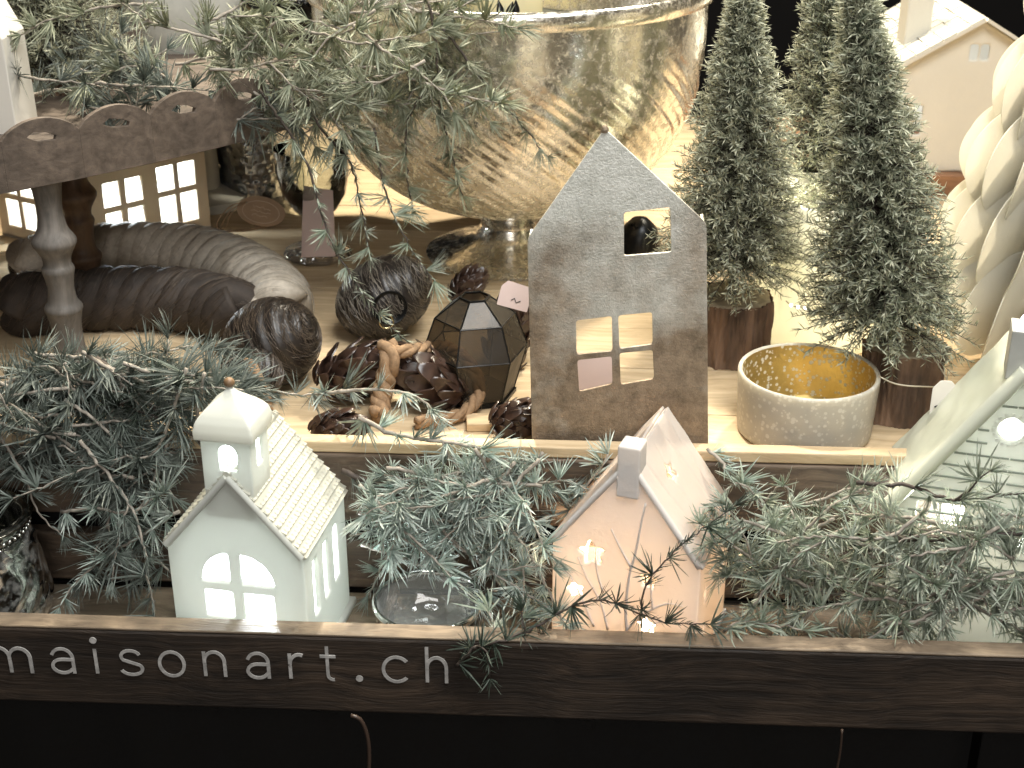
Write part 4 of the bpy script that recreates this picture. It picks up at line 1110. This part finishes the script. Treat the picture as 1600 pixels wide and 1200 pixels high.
o.rotation_euler = dv.to_track_quat('Z', 'Y').to_euler(); o.location = dv * .0425 + Vector((-.004, 0, -.012))

# pine cones
sc = MB(); n = 7; vs = []; fs = []
for i in range(n + 1):
    u = i / n; hw = .0050 * math.sin(PI * (u * .82 + .12)) ** .8
    for j in range(5):
        v = -1 + j / 2; vs.append((hw * v, u * .013, .0018 * u * u * 4 - .0016 * v * v * (1 - u) + .0010 * (u > .8)))
for i in range(n):
    for j in range(4): fs.append((i*5+j, i*5+j+1, (i+1)*5+j+1, (i+1)*5+j))
K = len(vs); vs2 = [(x, y_, z - .0010) for x, y_, z in vs]
fs2 = [tuple(K + q for q in f[::-1]) for f in fs]
edge = [i*5 for i in range(n+1)] + [n*5+j for j in range(1, 5)] + [i*5+4 for i in range(n-1, -1, -1)]
fs3 = [(edge[i], edge[i+1], K + edge[i+1], K + edge[i]) for i in range(len(edge) - 1)]
sc.add(vs + vs2, fs + fs2 + fs3); scale_me = sc.mesh('cone_scale', 50); scale_me.materials.append(M['cone'])
def pine_cone(label, center, L, Rr, axis, seed):
    rn = random.Random(seed); t = thing('pine_cone', label, 'pine cone', center, 0, 'pine cones on the upper shelf')
    q = Vector(axis).normalized().to_track_quat('Z', 'Y')
    mb = MB().lathe([(0, -L/2), (Rr * .35, -L * .45), (Rr * .5, 0), (Rr * .25, L * .4), (0, L/2)], 16); o = mb.build('core', 'cone_core', t, 179); o.rotation_euler = q.to_euler()
    ns_ = 64
    for k in range(ns_):
        u = (k + .5) / ns_; zz = -L/2 + L * u; rr = Rr * math.sin(PI * (u * .86 + .10)) ** .7
        th = k * 2.39996; tilt = R(2 + 58 * u)
        m = Matrix.Rotation(th, 4, 'Z') @ Matrix.Translation((0, rr * .35, zz)) @ Matrix.Rotation(tilt + rn.uniform(-.22, .16), 4, 'X') @ Matrix.Rotation(rn.uniform(-.25, .25), 4, 'Y') @ Matrix.Scale((.55 + .75 * rr / Rr) * Rr / .016 * rn.uniform(.8, 1.15), 4)
        o = bpy.data.objects.new('scale', scale_me); col.objects.link(o); o.parent = t
        o.matrix_local = q.to_matrix().to_4x4() @ m
c = at(555, 580, z=FL + .026); pine_cone('glossy brown pine cone left of the jute loop', (c.x, c.y, FL + .026), .062, .021, (.9, .25, .35), 1)
c = at(675, 590, z=FL + .026); pine_cone('dark pine cone inside the jute rope loop', (c.x, c.y, FL + .026), .060, .022, (-.8, .3, .3), 2)
c = at(728, 452, z=FL + .030); pine_cone('small dark cone behind the top of the smoky faceted lantern', (c.x, c.y, FL + .030), .032, .014, (.5, .3, .6), 3)
c = at(795, 525, z=FL + .030); pine_cone('dark pine cone between the faceted lantern and the metal house', (c.x, c.y, FL + .030), .062, .020, (.1, .1, 1), 4)
c = at(520, 640, y=.022); pine_cone('reddish pine cone half under the fir twigs beside the church roof', (c.x, c.y, FL + .014), .036, .014, (1, .2, .1), 6)
c = at(800, 600, y=.045); pine_cone('small pine cone at the foot of the metal house', (c.x, c.y, FL + .015), .034, .014, (1, .4, .1), 7)

def rope(name, label, pts, r, seed, cat='rope'):
    path = spline(pts, .0022); o = path[0]; t = thing(name, label, cat, o); path = [p - o for p in path]; k = len(path)
    for s_ in range(3):
        P_ = []
        for i, p in enumerate(path):
            tg = (path[min(k-1, i+1)] - path[max(0, i-1)]).normalized(); sx = tg.cross(Vector((0, 0, 1))); sx = sx.normalized() if sx.length > 1e-4 else Vector((1, 0, 0)); u_ = sx.cross(tg)
            a_ = i * .42 + s_ * 2 * PI / 3; P_.append(p + (sx * math.cos(a_) + u_ * math.sin(a_)) * r * .52)
        MB().tube(P_, r * .60, 8).build('strand', 'rope', t, 179)
    mb = MB(); rn = random.Random(seed)
    for _ in range(k * 5):
        i = rn.randrange(1, k - 1); d = Vector((rn.gauss(0, 1), rn.gauss(0, 1), rn.gauss(0, 1))).normalized(); p = path[i] + d * r * .9
        tg = (path[i+1] - path[i-1]).normalized(); e = p + d * rn.uniform(.001, .004) + tg * rn.uniform(-.006, .006); mb.tube([p, (p + e) / 2 + d * .0006, e], .00013, 3, cap=False)
    mb.build('fuzz', 'rope', t)['kind'] = 'stuff'
    return t
rope('jute_rope', 'jute rope loop lying around a pine cone', [at(596, 552, z=FL + .05), at(640, 548, z=FL + .052), at(700, 543, z=FL + .040), at(738, 575, z=FL + .028), at(748, 615, z=FL + .014), at(725, 645, z=FL + .007), at(690, 655, z=FL + .006), at(650, 660, z=FL + .006)], .0052, 3)
rope('jute_rope', 'thick frayed jute knot standing upright left of the rope loop', [at(604, 538, z=FL + .055), at(610, 560, z=FL + .048), at(602, 595, z=FL + .03), at(594, 630, z=FL + .014), at(592, 650, z=FL + .009)], .0078, 4)
rope('jute_rope', 'frayed brown rope end drooping behind the church tower', [at(330, 550, z=FL + .03), at(352, 542, z=FL + .036), at(385, 562, z=FL + .04), at(405, 600, z=FL + .03), at(420, 645, z=FL + .006)], .0048, 5)

# smoky faceted lantern
fc = at(748, 592, z=FL); fl_ = thing('faceted_lantern', 'smoky faceted glass lantern with dark edges, left of the metal house', 'lantern', (fc.x, .120, FL), R(14))
ringd = [(.031, .0), (.043, .042), (.033, .070), (.012, .086)]; nn = 6
V_ = [[Vector((r * math.cos(2*PI*k/nn), r * math.sin(2*PI*k/nn), z)) for k in range(nn)] for r, z in ringd]
mbf = MB()
for i in range(len(ringd) - 1):
    for k in range(nn):
        a, b, c, d = V_[i][k], V_[i][(k+1) % nn], V_[i+1][(k+1) % nn], V_[i+1][k]
        MB().add([a, b, c, d], [(0, 1, 2, 3)]).build('pane', 'glass_dark', fl_)
        mbf.tube([a, b], .0007, 6); mbf.tube([a, d], .0007, 6)
        if i == len(ringd) - 2: mbf.tube([d, c], .0011, 6)
mbf.build('frame', 'black_metal', fl_, 60)
MB().lathe([(.0001, .0), (.034, .0), (.034, .003), (.0001, .003)], 6).build('base', 'black_metal', fl_)
a = at(797, 460, y=.075); pt_ = thing('price_tag', 'pale pink price tag tucked behind the left edge of the metal house', 'tag', a)
MB().plate(rounded([(-.008, -.010), (.016, -.010), (.016, .009), (-.004, .010), (-.008, .005)], .001), [], .0006, Matrix.Rotation(R(15), 4, 'Y') @ Matrix.Rotation(R(-25), 4, 'X')).build('card', 'tag_pink', pt_)
mb = MB(); m3 = Matrix.Rotation(R(15), 4, 'Y') @ Matrix.Rotation(R(-25), 4, 'X'); stroke(mb, [(.002, -.004), (.004, -.002), (.006, -.005), (.009, -.003)], .0007, m3); mb.build('print', 'ink', pt_)
bk = MB().box((-.04, -.008, 0), (.055, .012, .007)).build('wood_offcut', 'wood_pale', None, None, bevel=.001); bk.location = at(815, 672, z=FL + .003) + Vector((-.004, .012, -.003)); bk.location.z = FL
bk.rotation_euler = (0, 0, R(6)); tag(bk, 'pale wooden offcut with a small white price label, at the foot of the metal house', 'wood block')
lbl = MB().plate(rounded([(0, -.0045), (.022, -.0045), (.022, .0045), (0, .0045)], .0015), [], .0005, Matrix.Rotation(R(-62), 4, 'X')).build('price_label', 'tag_white', bk); lbl.location = (-.014, -.0095, .0055)
mb = MB(); m3 = Matrix.Rotation(R(-62), 4, 'X'); stroke(mb, circ(.013, 0, .0018, 12) + [circ(.013, 0, .0018, 12)[0]], .0008, m3); stroke(mb, [(.017, .000), (.0185, .0022), (.020, .000)], .0008, m3); o = mb.build('print', 'ink', lbl)

# ================================================================== GLASS DISH AND MERCURY JAR ON THE LOWER SHELF
rd = at(669, 935, y=-.078); rr = 86 * (CAM - rd).length / FPX
gd = thing('glass_dish', 'round clear glass tealight dish behind the rail, between church and star house', 'dish', (rd.x, -.078, LF))
hz = rd.z - LF
MB().lathe([(rr * .55, 0), (rr * .80, .002), (rr * .92, .010), (rr * .97, hz - .006)], 90).build('glass_wall', 'glass', gd, 179)
MB().lathe([(rr * .97, hz - .006), (rr, hz - .0045), (rr * 1.01, hz - .002), (rr, hz), (rr * .965, hz + .0008), (rr * .93, hz), (rr * .915, hz - .002), (rr * .92, hz - .0045), (rr * .97, hz - .006)], 90).build('rim', mercury('mirror bright rim', (.35, .36, .34), (.92, .93, .90), .05, 20, .0, .001), gd, 179)
MB().lathe([(rr * .92, hz - .004), (rr * .84, hz * .5), (rr * .70, hz * .35), (rr * .40, hz * .30), (rr * .10, hz * .36), (.0001, hz * .40)], 90, lambda r, z, th, i: (r, z + .0012 * math.sin(8 * th) * (r / rr))).build('inner_bowl', thin_glass('cast glass bowl', (.86, .88, .86), 1.6, .06, .22, (.75, .77, .73)), gd, 179)
mb = MB(); k = 20; vs = []; fs = []
for i in range(k + 1):
    a_ = PI * 1.12 + PI * .80 * i / k
    for q in (.86, .60): vs.append((rr * q * math.cos(a_), rr * q * math.sin(a_), hz * (.60 if q > .7 else .40)))
for i in range(k): fs.append((2*i, 2*i+2, 2*i+3, 2*i+1))
MB().add(vs, fs).build('paper_label', 'tag_white', gd, 179)

jp = at(2, 850, y=-.075); jr = 68 * (CAM - jp).length / FPX
mj = thing('mercury_jar', 'crackled silver mercury glass jar with beaded neck, cropped at the left edge', 'jar', (at(-42, 850, y=-.066).x, -.066, LF), 0)
tilt = Matrix.Rotation(R(-4), 4, 'X')
JK = 1.30; rimz = at(-42, 808, y=-.066).z - LF
pj = [(.0001, 0), (.026, 0), (.034, .006), (.0385, .022), (.0375, .038), (.033, rimz - .018), (.0300, rimz - .012)]
MB().lathe([(p.x, p.z) for p in spline([(r, 0, z) for r, z in pj], .003)], 96, lambda r, z, th, i: (r * JK + .0007 * math.sin(14 * th + 5 * math.sin(z * 90)) * (z > .006), z)).build('body', 'mercury_silver', mj, 179)
MB().lathe([(.0300, rimz - .012), (.0315, rimz - .010), (.0315, rimz - .006), (.031, rimz - .004), (.0345, rimz - .001), (.0350, rimz + .001), (.0335, rimz + .0025), (.029, rimz + .001), (.0275, rimz - .004), (.029, rimz - .03), (.0001, .012)], 96, lambda r, z, th, i: (r * JK, z)).build('neck', mercury('dark mirrored neck', (.18, .18, .16), (.5, .5, .46), .08, 30, .2), mj, 60)
bead = MB().lathe([(0, -.0014), (.0010, -.001), (.0014, 0), (.0010, .001), (0, .0014)], 8).mesh('bead', 179); bead.materials.append(M['mercury_silver'])
for k in range(52):
    o = bpy.data.objects.new('bead', bead); col.objects.link(o); o.parent = mj; o.location = (.0322 * JK * math.cos(2*PI*k/52), .0322 * JK * math.sin(2*PI*k/52), rimz - .008)

# ================================================================== FIR SPRAYS
def tuft_mesh(name, n, ln, spread, w, seed, curve=.25, thick=True):
    rn = random.Random(seed); mb = MB(); bias = Vector((rn.uniform(-1, 1), rn.uniform(-1, 1), 0)) * .8; gap = rn.uniform(0, 6.28)
    for k in range(n):
        if abs(((k * 2.39996 - gap + PI) % (2 * PI)) - PI) < .55 and rn.random() < .7: continue
        a = k * 2.39996 + rn.uniform(-.3, .3); sp = spread * math.sqrt((k + .6) / n) * rn.uniform(.8, 1.1)
        d = Vector((math.sin(sp) * math.cos(a), math.sin(sp) * math.sin(a), math.cos(sp)))
        L = ln * rn.uniform(.50, 1.15); bend = (bias + Vector((rn.uniform(-1, 1), rn.uniform(-1, 1), rn.uniform(-.4, .8)))) * L * curve * .55
        side = d.orthogonal().normalized(); side = (Matrix.Rotation(rn.uniform(0, 6.28), 3, d) @ side); up_ = d.cross(side)
        vs = []; at_ = []
        for i, (u, ww) in enumerate(((0, .55), (.45, 1.0), (.82, .72))):
            p = d * L * u + bend * u * u
            for q in (side * w * ww, -side * w * ww, up_ * w * ww * .55): vs.append(p + q); at_.append(u * .8)
        vs.append(d * L + bend); at_.append(1.0)
        fs = []
        for i in range(2):
            for j in range(3): fs.append((i*3 + j, i*3 + (j+1) % 3, i*3+3 + (j+1) % 3, i*3+3 + j))
        fs += [(6, 7, 9), (7, 8, 9), (8, 6, 9)]
        mb.add(vs, fs, at_)
    return mb
TUFT = {}
for style, (n, ln, sp, w, cv) in {'fan': (22, .0215, .90, .00066, .5), 'fine': (27, .023, .75, .00046, .5), 'star': (15, .019, 1.2, .00068, .4), 'stub': (22, .0170, 1.0, .00076, .6)}.items():
    TUFT[style] = []
    for k in range(12):
        TUFT[style].append(tuft_mesh('tuft', n + (k % 3) * 2, ln * (.90 + .025 * k), sp * (.72 + .05 * ((k * 5) % 12)), w, 100 + k + 31 * len(TUFT), cv))
TM = {}
def tuft_for(style, k, mat):
    key = (style, k, mat)
    if key not in TM:
        me = TUFT[style][k].mesh('needle_tuft', None, True); me.materials.append(M[mat]); TM[key] = me
    return TM[key]

bpy.context.view_layer.update()
EXC = []
for o_, lo_, hi_ in ((ch, (-.055, -.05, 0), (.055, .048, .155)), (ch, (-.022, -.05, .15), (.022, -.004, .24)), (sh, (-.056, -.048, 0), (.056, .048, .10)), (sh, (-.035, -.048, .1), (.035, .048, .17)),
                     (gh, (-.07, -.04, 0), (.07, .04, .14)), (gh, (-.04, -.04, .14), (.04, .04, .25)), (mh, (-.07, -.002, 0), (.07, .06, .26)), (gd, (-.04, -.04, 0), (.04, .04, .05)),
                     (mj, (-.055, -.055, 0), (.055, .05, .105)), (st, (-1, -.014, -.2), (1, .04, 0)), (bo, (-.19, -.17, .05), (.19, .17, .29))):
    EXC.append((o_.matrix_world.inverted(), lo_, hi_))
def inside(p, grow):
    for mi, lo_, hi_ in EXC:
        q = mi @ Vector(p)
        if all(lo_[i] - grow < q[i] < hi_[i] + grow for i in range(3)): return True
    return False

def spray(paths, label, group, styles, mat, seed, spacing=.0105, size=1.0, r0=.0015, stem='stem', name='fir_spray', skip=0.0, out=.85):
    """one plastic fir spray: paths[0] is the main stem, the rest its side twigs (world points)"""
    rn = random.Random(seed)
    o0 = Vector(paths[0][0]); t = thing(name, label, 'fir spray', o0, 0, group)
    sm = MB()
    for pi, pts in enumerate(paths):
        P_ = spline(pts, .004); k = len(P_); rb = r0 * (1 if pi == 0 else .65)
        P_ = [p + Vector((rn.gauss(0, 1), rn.gauss(0, 1), rn.gauss(0, 1))) * .0005 for p in P_]
        sm.tube([p - o0 for p in P_], lambda i: rb * (1 - .65 * i / k), 6)
        s = rn.uniform(.1, .5) * spacing; acc = 0.0; ang = rn.uniform(0, 6.28)
        for i in range(1, k):
            acc += (P_[i] - P_[i-1]).length
            last = i == k - 1
            if acc >= s or last:
                acc = 0; s = spacing * rn.uniform(.7, 1.35); ang += 2.4 + rn.uniform(-.5, .5)
                if not last and rn.random() < skip: continue
                tg = (P_[i] - P_[i-1]).normalized(); sx = tg.orthogonal().normalized(); sx = Matrix.Rotation(ang, 3, tg) @ sx
                d = (tg * (.35 if not last else 1.0) + sx * (out if not last else .1)).normalized()
                if inside(P_[i] + d * .016 * size, .001): 
                    d = (tg * .5 - sx * out).normalized()
                    if inside(P_[i] + d * .016 * size, .001): continue
                st_ = rn.choice(styles); o = bpy.data.objects.new('needle_tuft', tuft_for(st_, rn.randrange(12), mat)); col.objects.link(o); o.parent = t
                q = d.to_track_quat('Z', 'Y').to_matrix().to_4x4() @ Matrix.Rotation(rn.uniform(0, 6.28), 4, 'Z') @ Matrix.Diagonal((rn.uniform(.9, 1.2), rn.uniform(.35, .9), 1, 1))
                o.matrix_local = Matrix.Translation(P_[i] - o0) @ q @ Matrix.Scale(size * rn.uniform(.62, 1.28) * (.85 if pi else 1.0), 4)
    sm.build('stem', stem, t, 179)
    nd = MB()
    for pts in paths:
        P_ = spline(pts, .0016); k = len(P_)
        for i in range(int(k * .3), k - 1):
            tg = (P_[i + 1] - P_[i]).normalized(); sx = Matrix.Rotation(rn.uniform(0, 6.28), 3, tg) @ tg.orthogonal().normalized()
            d = (tg * rn.uniform(.5, 1.1) + sx).normalized(); ln_ = rn.uniform(.005, .0105) * (1.15 - .4 * i / k); w_ = d.cross(tg).normalized() * .00055
            p = P_[i] - o0; m_ = p + d * ln_ * .5 + tg * .0006
            if inside(P_[i] + d * ln_, .001): continue
            nd.add([p - w_ * .6, p + w_ * .6, m_ + w_, m_ - w_, p + d * ln_ + tg * .0015], [(0, 1, 2, 3), (3, 2, 4)], (.0, .0, .5, .5, 1.0))
    if nd.v: nd.build('shoot_needles', mat, t, None, True)['kind'] = 'stuff'
    return t

def pw(lst): return [at(a, b, y=c) for a, b, c in lst]

POOL = {}
def random_spray(rn, px, py, y, dirpx, L, area, group, styles, mat, seed, size=1.0, droop=.25, zmin=None, ymin=None, zmax=9, spacing=.0125, stem='stem', sides=1):
    def walk(p, d, L, n=5):
        pts = [p.copy()]
        for i in range(n):
            d = (d + Vector((rn.gauss(0, .13), rn.gauss(0, .10), rn.gauss(0, .13) - droop * .12))).normalized(); p = p + d * L / n
            if zmin is not None: p.z = max(p.z, zmin)
            if ymin is not None: p.y = max(p.y, ymin)
            if p.z > zmax: p.z = zmax - rn.uniform(0, .012); d.z = -abs(d.z)
            pts.append(p.copy())
        return pts
    p = at(px, py, y=y)
    for attempt in range(14):
        ang = rn.uniform(*dirpx); d = Vector((math.cos(ang), rn.uniform(-.35, .25), math.sin(ang) * .9)).normalized()
        main = walk(p, d, L); paths = [main]
        for k in range(sides):
            i = rn.randint(1, 3); dd = (main[i+1] - main[i]).normalized(); dd = (Matrix.Rotation(rn.choice((-1, 1)) * rn.uniform(.5, 1.1), 3, 'Y') @ dd)
            paths.append(walk(main[i], dd, L * rn.uniform(.3, .5), 3))
        if not any(inside(q, .003) for w in paths for q in w): break
    else: return None
    t = spray(paths, 'fir spray', group, styles, mat, seed, spacing, size, stem=stem)
    c = main[2]; POOL.setdefault((area, group), []).append((px, py, t))
    return t

rn = random.Random(41)
# --- left mass, hanging in front of the step behind the jar
for k in range(52):
    px_, py_ = rn.uniform(-30, 330), rn.uniform(545, 810)
    if px_ > 250 and py_ > 650: px_ -= 120
    if px_ < 150 and py_ > 690: py_ -= 110
    random_spray(rn, px_, py_, rn.uniform(-.055, -.005) if py_ > 640 else rn.uniform(-.03, .02), (-.9, .5) if rn.random() < .7 else (2.2, 4.0), rn.uniform(.09, .16),
        'grey frosted fir spray|the tangle left of church', 'fir sprays left of the church', ('fine', 'fine', 'fan'), 'needle_left', 200 + k, rn.uniform(.95, 1.25), .3, LF + .012, zmax=.06 if px_ < 200 else .012)
for k in range(12):
    random_spray(rn, rn.uniform(-20, 330), rn.uniform(610, 820), rn.uniform(.0, .012) - .012, (-.5, .5) if rn.random() < .5 else (2.6, 3.6), rn.uniform(.09, .13),
        'dark green fir spray|the tangle left of church', 'dark fir sprays left of the church', ('fine',), 'needle_dark', 300 + k, 1.15, .2, LF + .012, stem='stem_dark')
spray([pw([(150, 560, -.01), (200, 600, -.012), (245, 640, -.02), (300, 680, -.028), (345, 720, -.02)])], 'bare grey branch slanting down towards the church tower', None, ('fine',), 'needle_left', 401, .02, 1.0, .0026, 'stem_dark', skip=.6)
spray([pw([(0, 680, -.05), (40, 745, -.055), (60, 800, -.058), (95, 835, -.055)])], 'thin bare twig curving down beside the mercury jar', None, ('fine',), 'needle_left', 402, .03, .9, .0013)
spray([pw([(280, 800, -.06), (200, 850, -.062), (150, 880, -.066), (110, 920, -.072), (92, 950, -.078)])], 'pale fir twig reaching down to the boards beside the mercury jar', None, ('fan', 'fine'), 'needle_mid', 403, .009, .9, .0015)
spray([pw([(95, 800, -.05), (150, 795, -.055), (205, 800, -.06), (255, 770, -.06)])], 'pale frosted fir twig left of the church wall', None, ('fan',), 'needle_mid', 404, .009, 1.0, .0015)
spray([pw([(265, 560, .02), (275, 600, .012), (290, 650, .0)]), pw([(275, 600, .012), (262, 560, .01), (262, 530, .012)])], 'upright frosted sprig below the brown rope', None, ('fan', 'fine'), 'needle_left', 405, .010, 1.1, .0013)
# --- middle mass between church and star house
for k in range(38):
    px_, py_ = rn.uniform(550, 850), rn.uniform(700, 850)
    random_spray(rn, px_, py_, rn.uniform(-.050, -.018), (-.7, .6) if rn.random() < .6 else (2.5, 3.8), rn.uniform(.08, .14),
        'blue-green fir spray|the tangle right of church', 'fir sprays between church and star house', ('fan', 'fan', 'fine', 'stub'), 'needle_mid', 500 + k, rn.uniform(.85, 1.1), .25, LF + .012, zmax=-.008)
spray([pw([(500, 618, .004), (530, 612, -.002), (570, 608, -.006), (620, 612, -.008), (660, 625, -.01), (690, 655, -.014)])], 'pale fir twig arching in front of the pine cones', None, ('fan', 'stub'), 'needle_mid', 551, .016, .95, .0017)
spray([pw([(560, 650, -.016), (620, 680, -.018), (690, 690, -.022), (760, 705, -.026), (830, 745, -.03), (880, 770, -.03)]), pw([(690, 690, -.022), (720, 740, -.03), (760, 780, -.034)])], 'long pale fir branch below the upper shelf edge', None, ('fan', 'fan', 'star'), 'needle_mid', 552, .010, 1.15, .0018)
spray([pw([(535, 735, -.03), (590, 760, -.034), (650, 782, -.036), (720, 790, -.036), (790, 790, -.034)])], 'thick bare branch running across the middle fir tangle', None, ('fine',), 'needle_left', 553, .016, 1.0, .0024, 'stem_dark')
spray([pw([(900, 795, -.03), (840, 815, -.036), (780, 840, -.04), (720, 850, -.044), (660, 850, -.046)])], 'fir twig reaching left from behind the star house', None, ('fan', 'star'), 'needle_mid', 554, .010, 1.05, .0015)
spray([pw([(560, 800, -.05), (610, 830, -.052), (650, 855, -.054), (670, 870, -.056)])], 'fir twig curling down above the glass dish', None, ('star', 'fan'), 'needle_mid', 555, .008, .95, .0014)
spray([pw([(735, 900, -.06), (790, 895, -.06), (850, 885, -.06)])], 'small fir twig right of the glass dish', None, ('star',), 'needle_mid', 556, .013, 1.0, .0010)
spray([pw([(1105, 700, -.02), (1130, 725, -.03), (1165, 765, -.04), (1200, 800, -.05)])], 'fir twig leaning on the right roof edge of the star house', None, ('star', 'fan'), 'needle_mid', 557, .009, 1.1, .0014)
spray([pw([(880, 790, -.03), (905, 770, -.03), (935, 735, -.028), (950, 710, -.026)])], 'fir sprig peeking out left of the star house chimney', None, ('fan',), 'needle_mid', 558, .010, 1.0, .0013)
# --- right mass in front of the mint house
for k in range(46):
    px_, py_ = rn.uniform(1150, 1590), rn.uniform(785, 970)
    yy = rn.uniform(-.108, -.030) if px_ < 1400 else rn.uniform(-.108, -.075)
    if px_ < 1200: yy = min(yy, -.03); px_ += 30
    random_spray(rn, px_, py_, yy, (-.6, .7) if rn.random() < .5 else (2.4, 3.9), rn.uniform(.065, .115),
        'green frosted fir spray|the tangle by mint house', 'fir sprays right of the star house', ('fan', 'stub', 'star', 'stub'), 'needle_right', 700 + k, rn.uniform(.85, 1.1), .2, LF + .012, -.112, -.005)
spray([pw([(1180, 935, -.10), (1240, 850, -.10), (1300, 790, -.098), (1370, 755, -.096)])], 'long fir branch rising right from the rail towards the mint roof', None, ('star', 'stub'), 'needle_right', 751, .010, 1.1, .0017)
spray([pw([(1340, 755, -.098), (1420, 760, -.1), (1490, 782, -.1), (1560, 775, -.1), (1620, 768, -.1)]), pw([(1490, 782, -.1), (1520, 760, -.104), (1545, 735, -.106)])], 'dark fir twig crossing the front of the mint house', None, ('star', 'fan'), 'needle_right', 752, .0095, 1.1, .0016, 'stem_dark')
spray([pw([(1380, 838, -.1), (1450, 842, -.102), (1520, 838, -.102), (1620, 830, -.102)])], 'thick dark branch in front of the lit window of the mint house', None, ('stub',), 'needle_right', 753, .022, 1.0, .0030, 'stem_dark')
spray([pw([(1385, 975, -.112), (1430, 972, -.113), (1470, 950, -.112), (1490, 925, -.11)])], 'curved pale twig near the rail under the mint house', None, ('stub',), 'needle_right', 754, .018, .9, .0018)
spray([pw([(1130, 985, -.113), (1160, 972, -.114), (1200, 975, -.114), (1260, 985, -.114)])], 'low fir twig lying on the rail right of the star house', None, ('star', 'stub'), 'needle_right', 755, .010, .95, .0013)
# --- front twig over rail and star house
spray([pw([(712, 1042, -.142), (745, 1010, -.140), (790, 1000, -.132), (850, 972, -.124), (900, 945, -.121), (945, 938, -.120), (990, 955, -.120), (1040, 972, -.121), (1110, 976, -.122)]),
       pw([(1002, 960, -.121), (1004, 930, -.121), (1025, 892, -.120), (1060, 855, -.118), (1098, 826, -.114), (1150, 790, -.104)]), pw([(745, 1010, -.140), (760, 1018, -.146), (765, 1060, -.148)])],
      'dark fir twig trailing over the rail across the front of the star house', None, ('star',), 'needle_dark', 801, .0125, 1.05, .0012, 'stem_dark')
spray([pw([(820, 992, -.128), (818, 975, -.126), (815, 955, -.124)])], 'short upright sprig on the rail left of the star house', None, ('fan',), 'needle_dark', 802, .02, .8, .0008, 'stem_dark')
spray([pw([(770, 1000, -.125), (772, 980, -.122), (762, 955, -.118)])], 'small pale tuft at the right rim of the glass dish', None, ('fan',), 'needle_right', 803, .009, .75, .0008)
# --- top garland over tray and bowl
for k in range(34):
    px_, py_ = rn.uniform(240, 690), rn.uniform(0, 190)
    if px_ > 560 and py_ > 150: py_ -= 60
    if px_ < 380 and py_ > 120: py_ -= 70
    if px_ < 300 and k % 2: px_ += 220
    random_spray(rn, px_, py_, rn.uniform(.215, .30) if px_ > 380 else rn.uniform(.22, .36), (-.9, .5) if rn.random() < .6 else (2.4, 4.2), rn.uniform(.07, .12),
        'olive fir spray|the garland beside the bowl', 'fir sprays over the bowl', ('fan', 'fan', 'stub', 'fine'), 'needle_top', 900 + k, rn.uniform(1.0, 1.3), .4)
for k in range(10):
    random_spray(rn, rn.uniform(30, 330), rn.uniform(130, 200) - 20, rn.uniform(.24, .36), (-.6, .6) if rn.random() < .5 else (2.5, 3.7), rn.uniform(.06, .10),
        'grey fir spray|the scalloped tray', 'dark fir sprays in the tray', ('fine', 'fan'), 'needle_left', 960 + k, 1.2, .1, ztr + .02)
TR = [([(405, 140, .225), (450, 205, .215), (485, 270, .205), (510, 360, .195), (545, 425, .165), (600, 500, .15), (650, 545, .14), (690, 590, .12)], 'long thin fir twig trailing down past the brushed bell', .022),
      ([(470, 130, .24), (500, 200, .235), (545, 250, .225), (565, 330, .215), (578, 400, .205)], 'fir twig hanging beside the pink price card', .015),
      ([(585, 200, .235), (600, 290, .23), (622, 350, .222), (650, 400, .215), (680, 440, .205)], 'thin fir twig hanging in front of the bowl foot', .018),
      ([(690, 110, .25), (640, 180, .248), (634, 250, .246), (640, 300, .244), (646, 330, .242)], 'fir twig hanging straight down the left of the bowl', .013),
      ([(670, 0, .255), (682, 90, .253), (690, 170, .25), (705, 240, .248), (722, 305, .247)], 'fir twig hanging down the middle of the bowl', .013),
      ([(690, 40, .25), (735, 100, .25), (775, 150, .25), (815, 195, .25), (855, 245, .25)], 'fir twig slanting across the bowl towards the metal house', .014),
      ([(420, 60, .24), (470, 90, .235), (530, 150, .23), (552, 190, .228), (555, 215, .225)], 'fir twig bending down from the garland above the goblet', .011)]
for k, (p_, lb, sp) in enumerate(TR):
    spray([pw(p_)], lb, None, ('fan', 'star', 'fine'), 'needle_top' if k > 2 else 'needle_right', 1000 + k, sp, .95, .0013, 'stem_dark')
spray([pw([(12, 115, .25), (70, 125, .25), (140, 132, .25), (195, 145, .248), (215, 165, .246)])], 'thin fir twig lying along the tray behind its scalloped rim', None, ('fine',), 'needle_left', 1020, .018, 1.1, .0012)

# labels that tell the sprays of each tangle apart: by band (from the top) and by order from the left
ORD = ('first', 'second', 'third', 'fourth', 'fifth', 'sixth', 'seventh', 'eighth', 'ninth', 'tenth', 'eleventh', 'twelfth', 'thirteenth', 'fourteenth')
for (area, group), lst in POOL.items():
    what, where = area.split('|'); lst.sort(key=lambda q: q[1]); nb_ = max(1, round(len(lst) / 8)); bands = np.array_split(np.arange(len(lst)), nb_)
    names = {1: ('',), 2: ('top', 'bottom'), 3: ('top', 'middle', 'bottom'), 4: ('top', 'upper middle', 'lower middle', 'bottom'), 5: ('top', 'upper middle', 'middle', 'lower middle', 'bottom')}[nb_]
    for bn, idx in zip(names, bands):
        for r_, (px_, py_, t_) in enumerate(sorted((lst[i] for i in idx), key=lambda q: q[0])):
            t_['label'] = '%s, %s from left, %s of %s' % (what, ORD[r_], bn, where) if bn else '%s, %s from left in %s' % (what, ORD[r_], where)
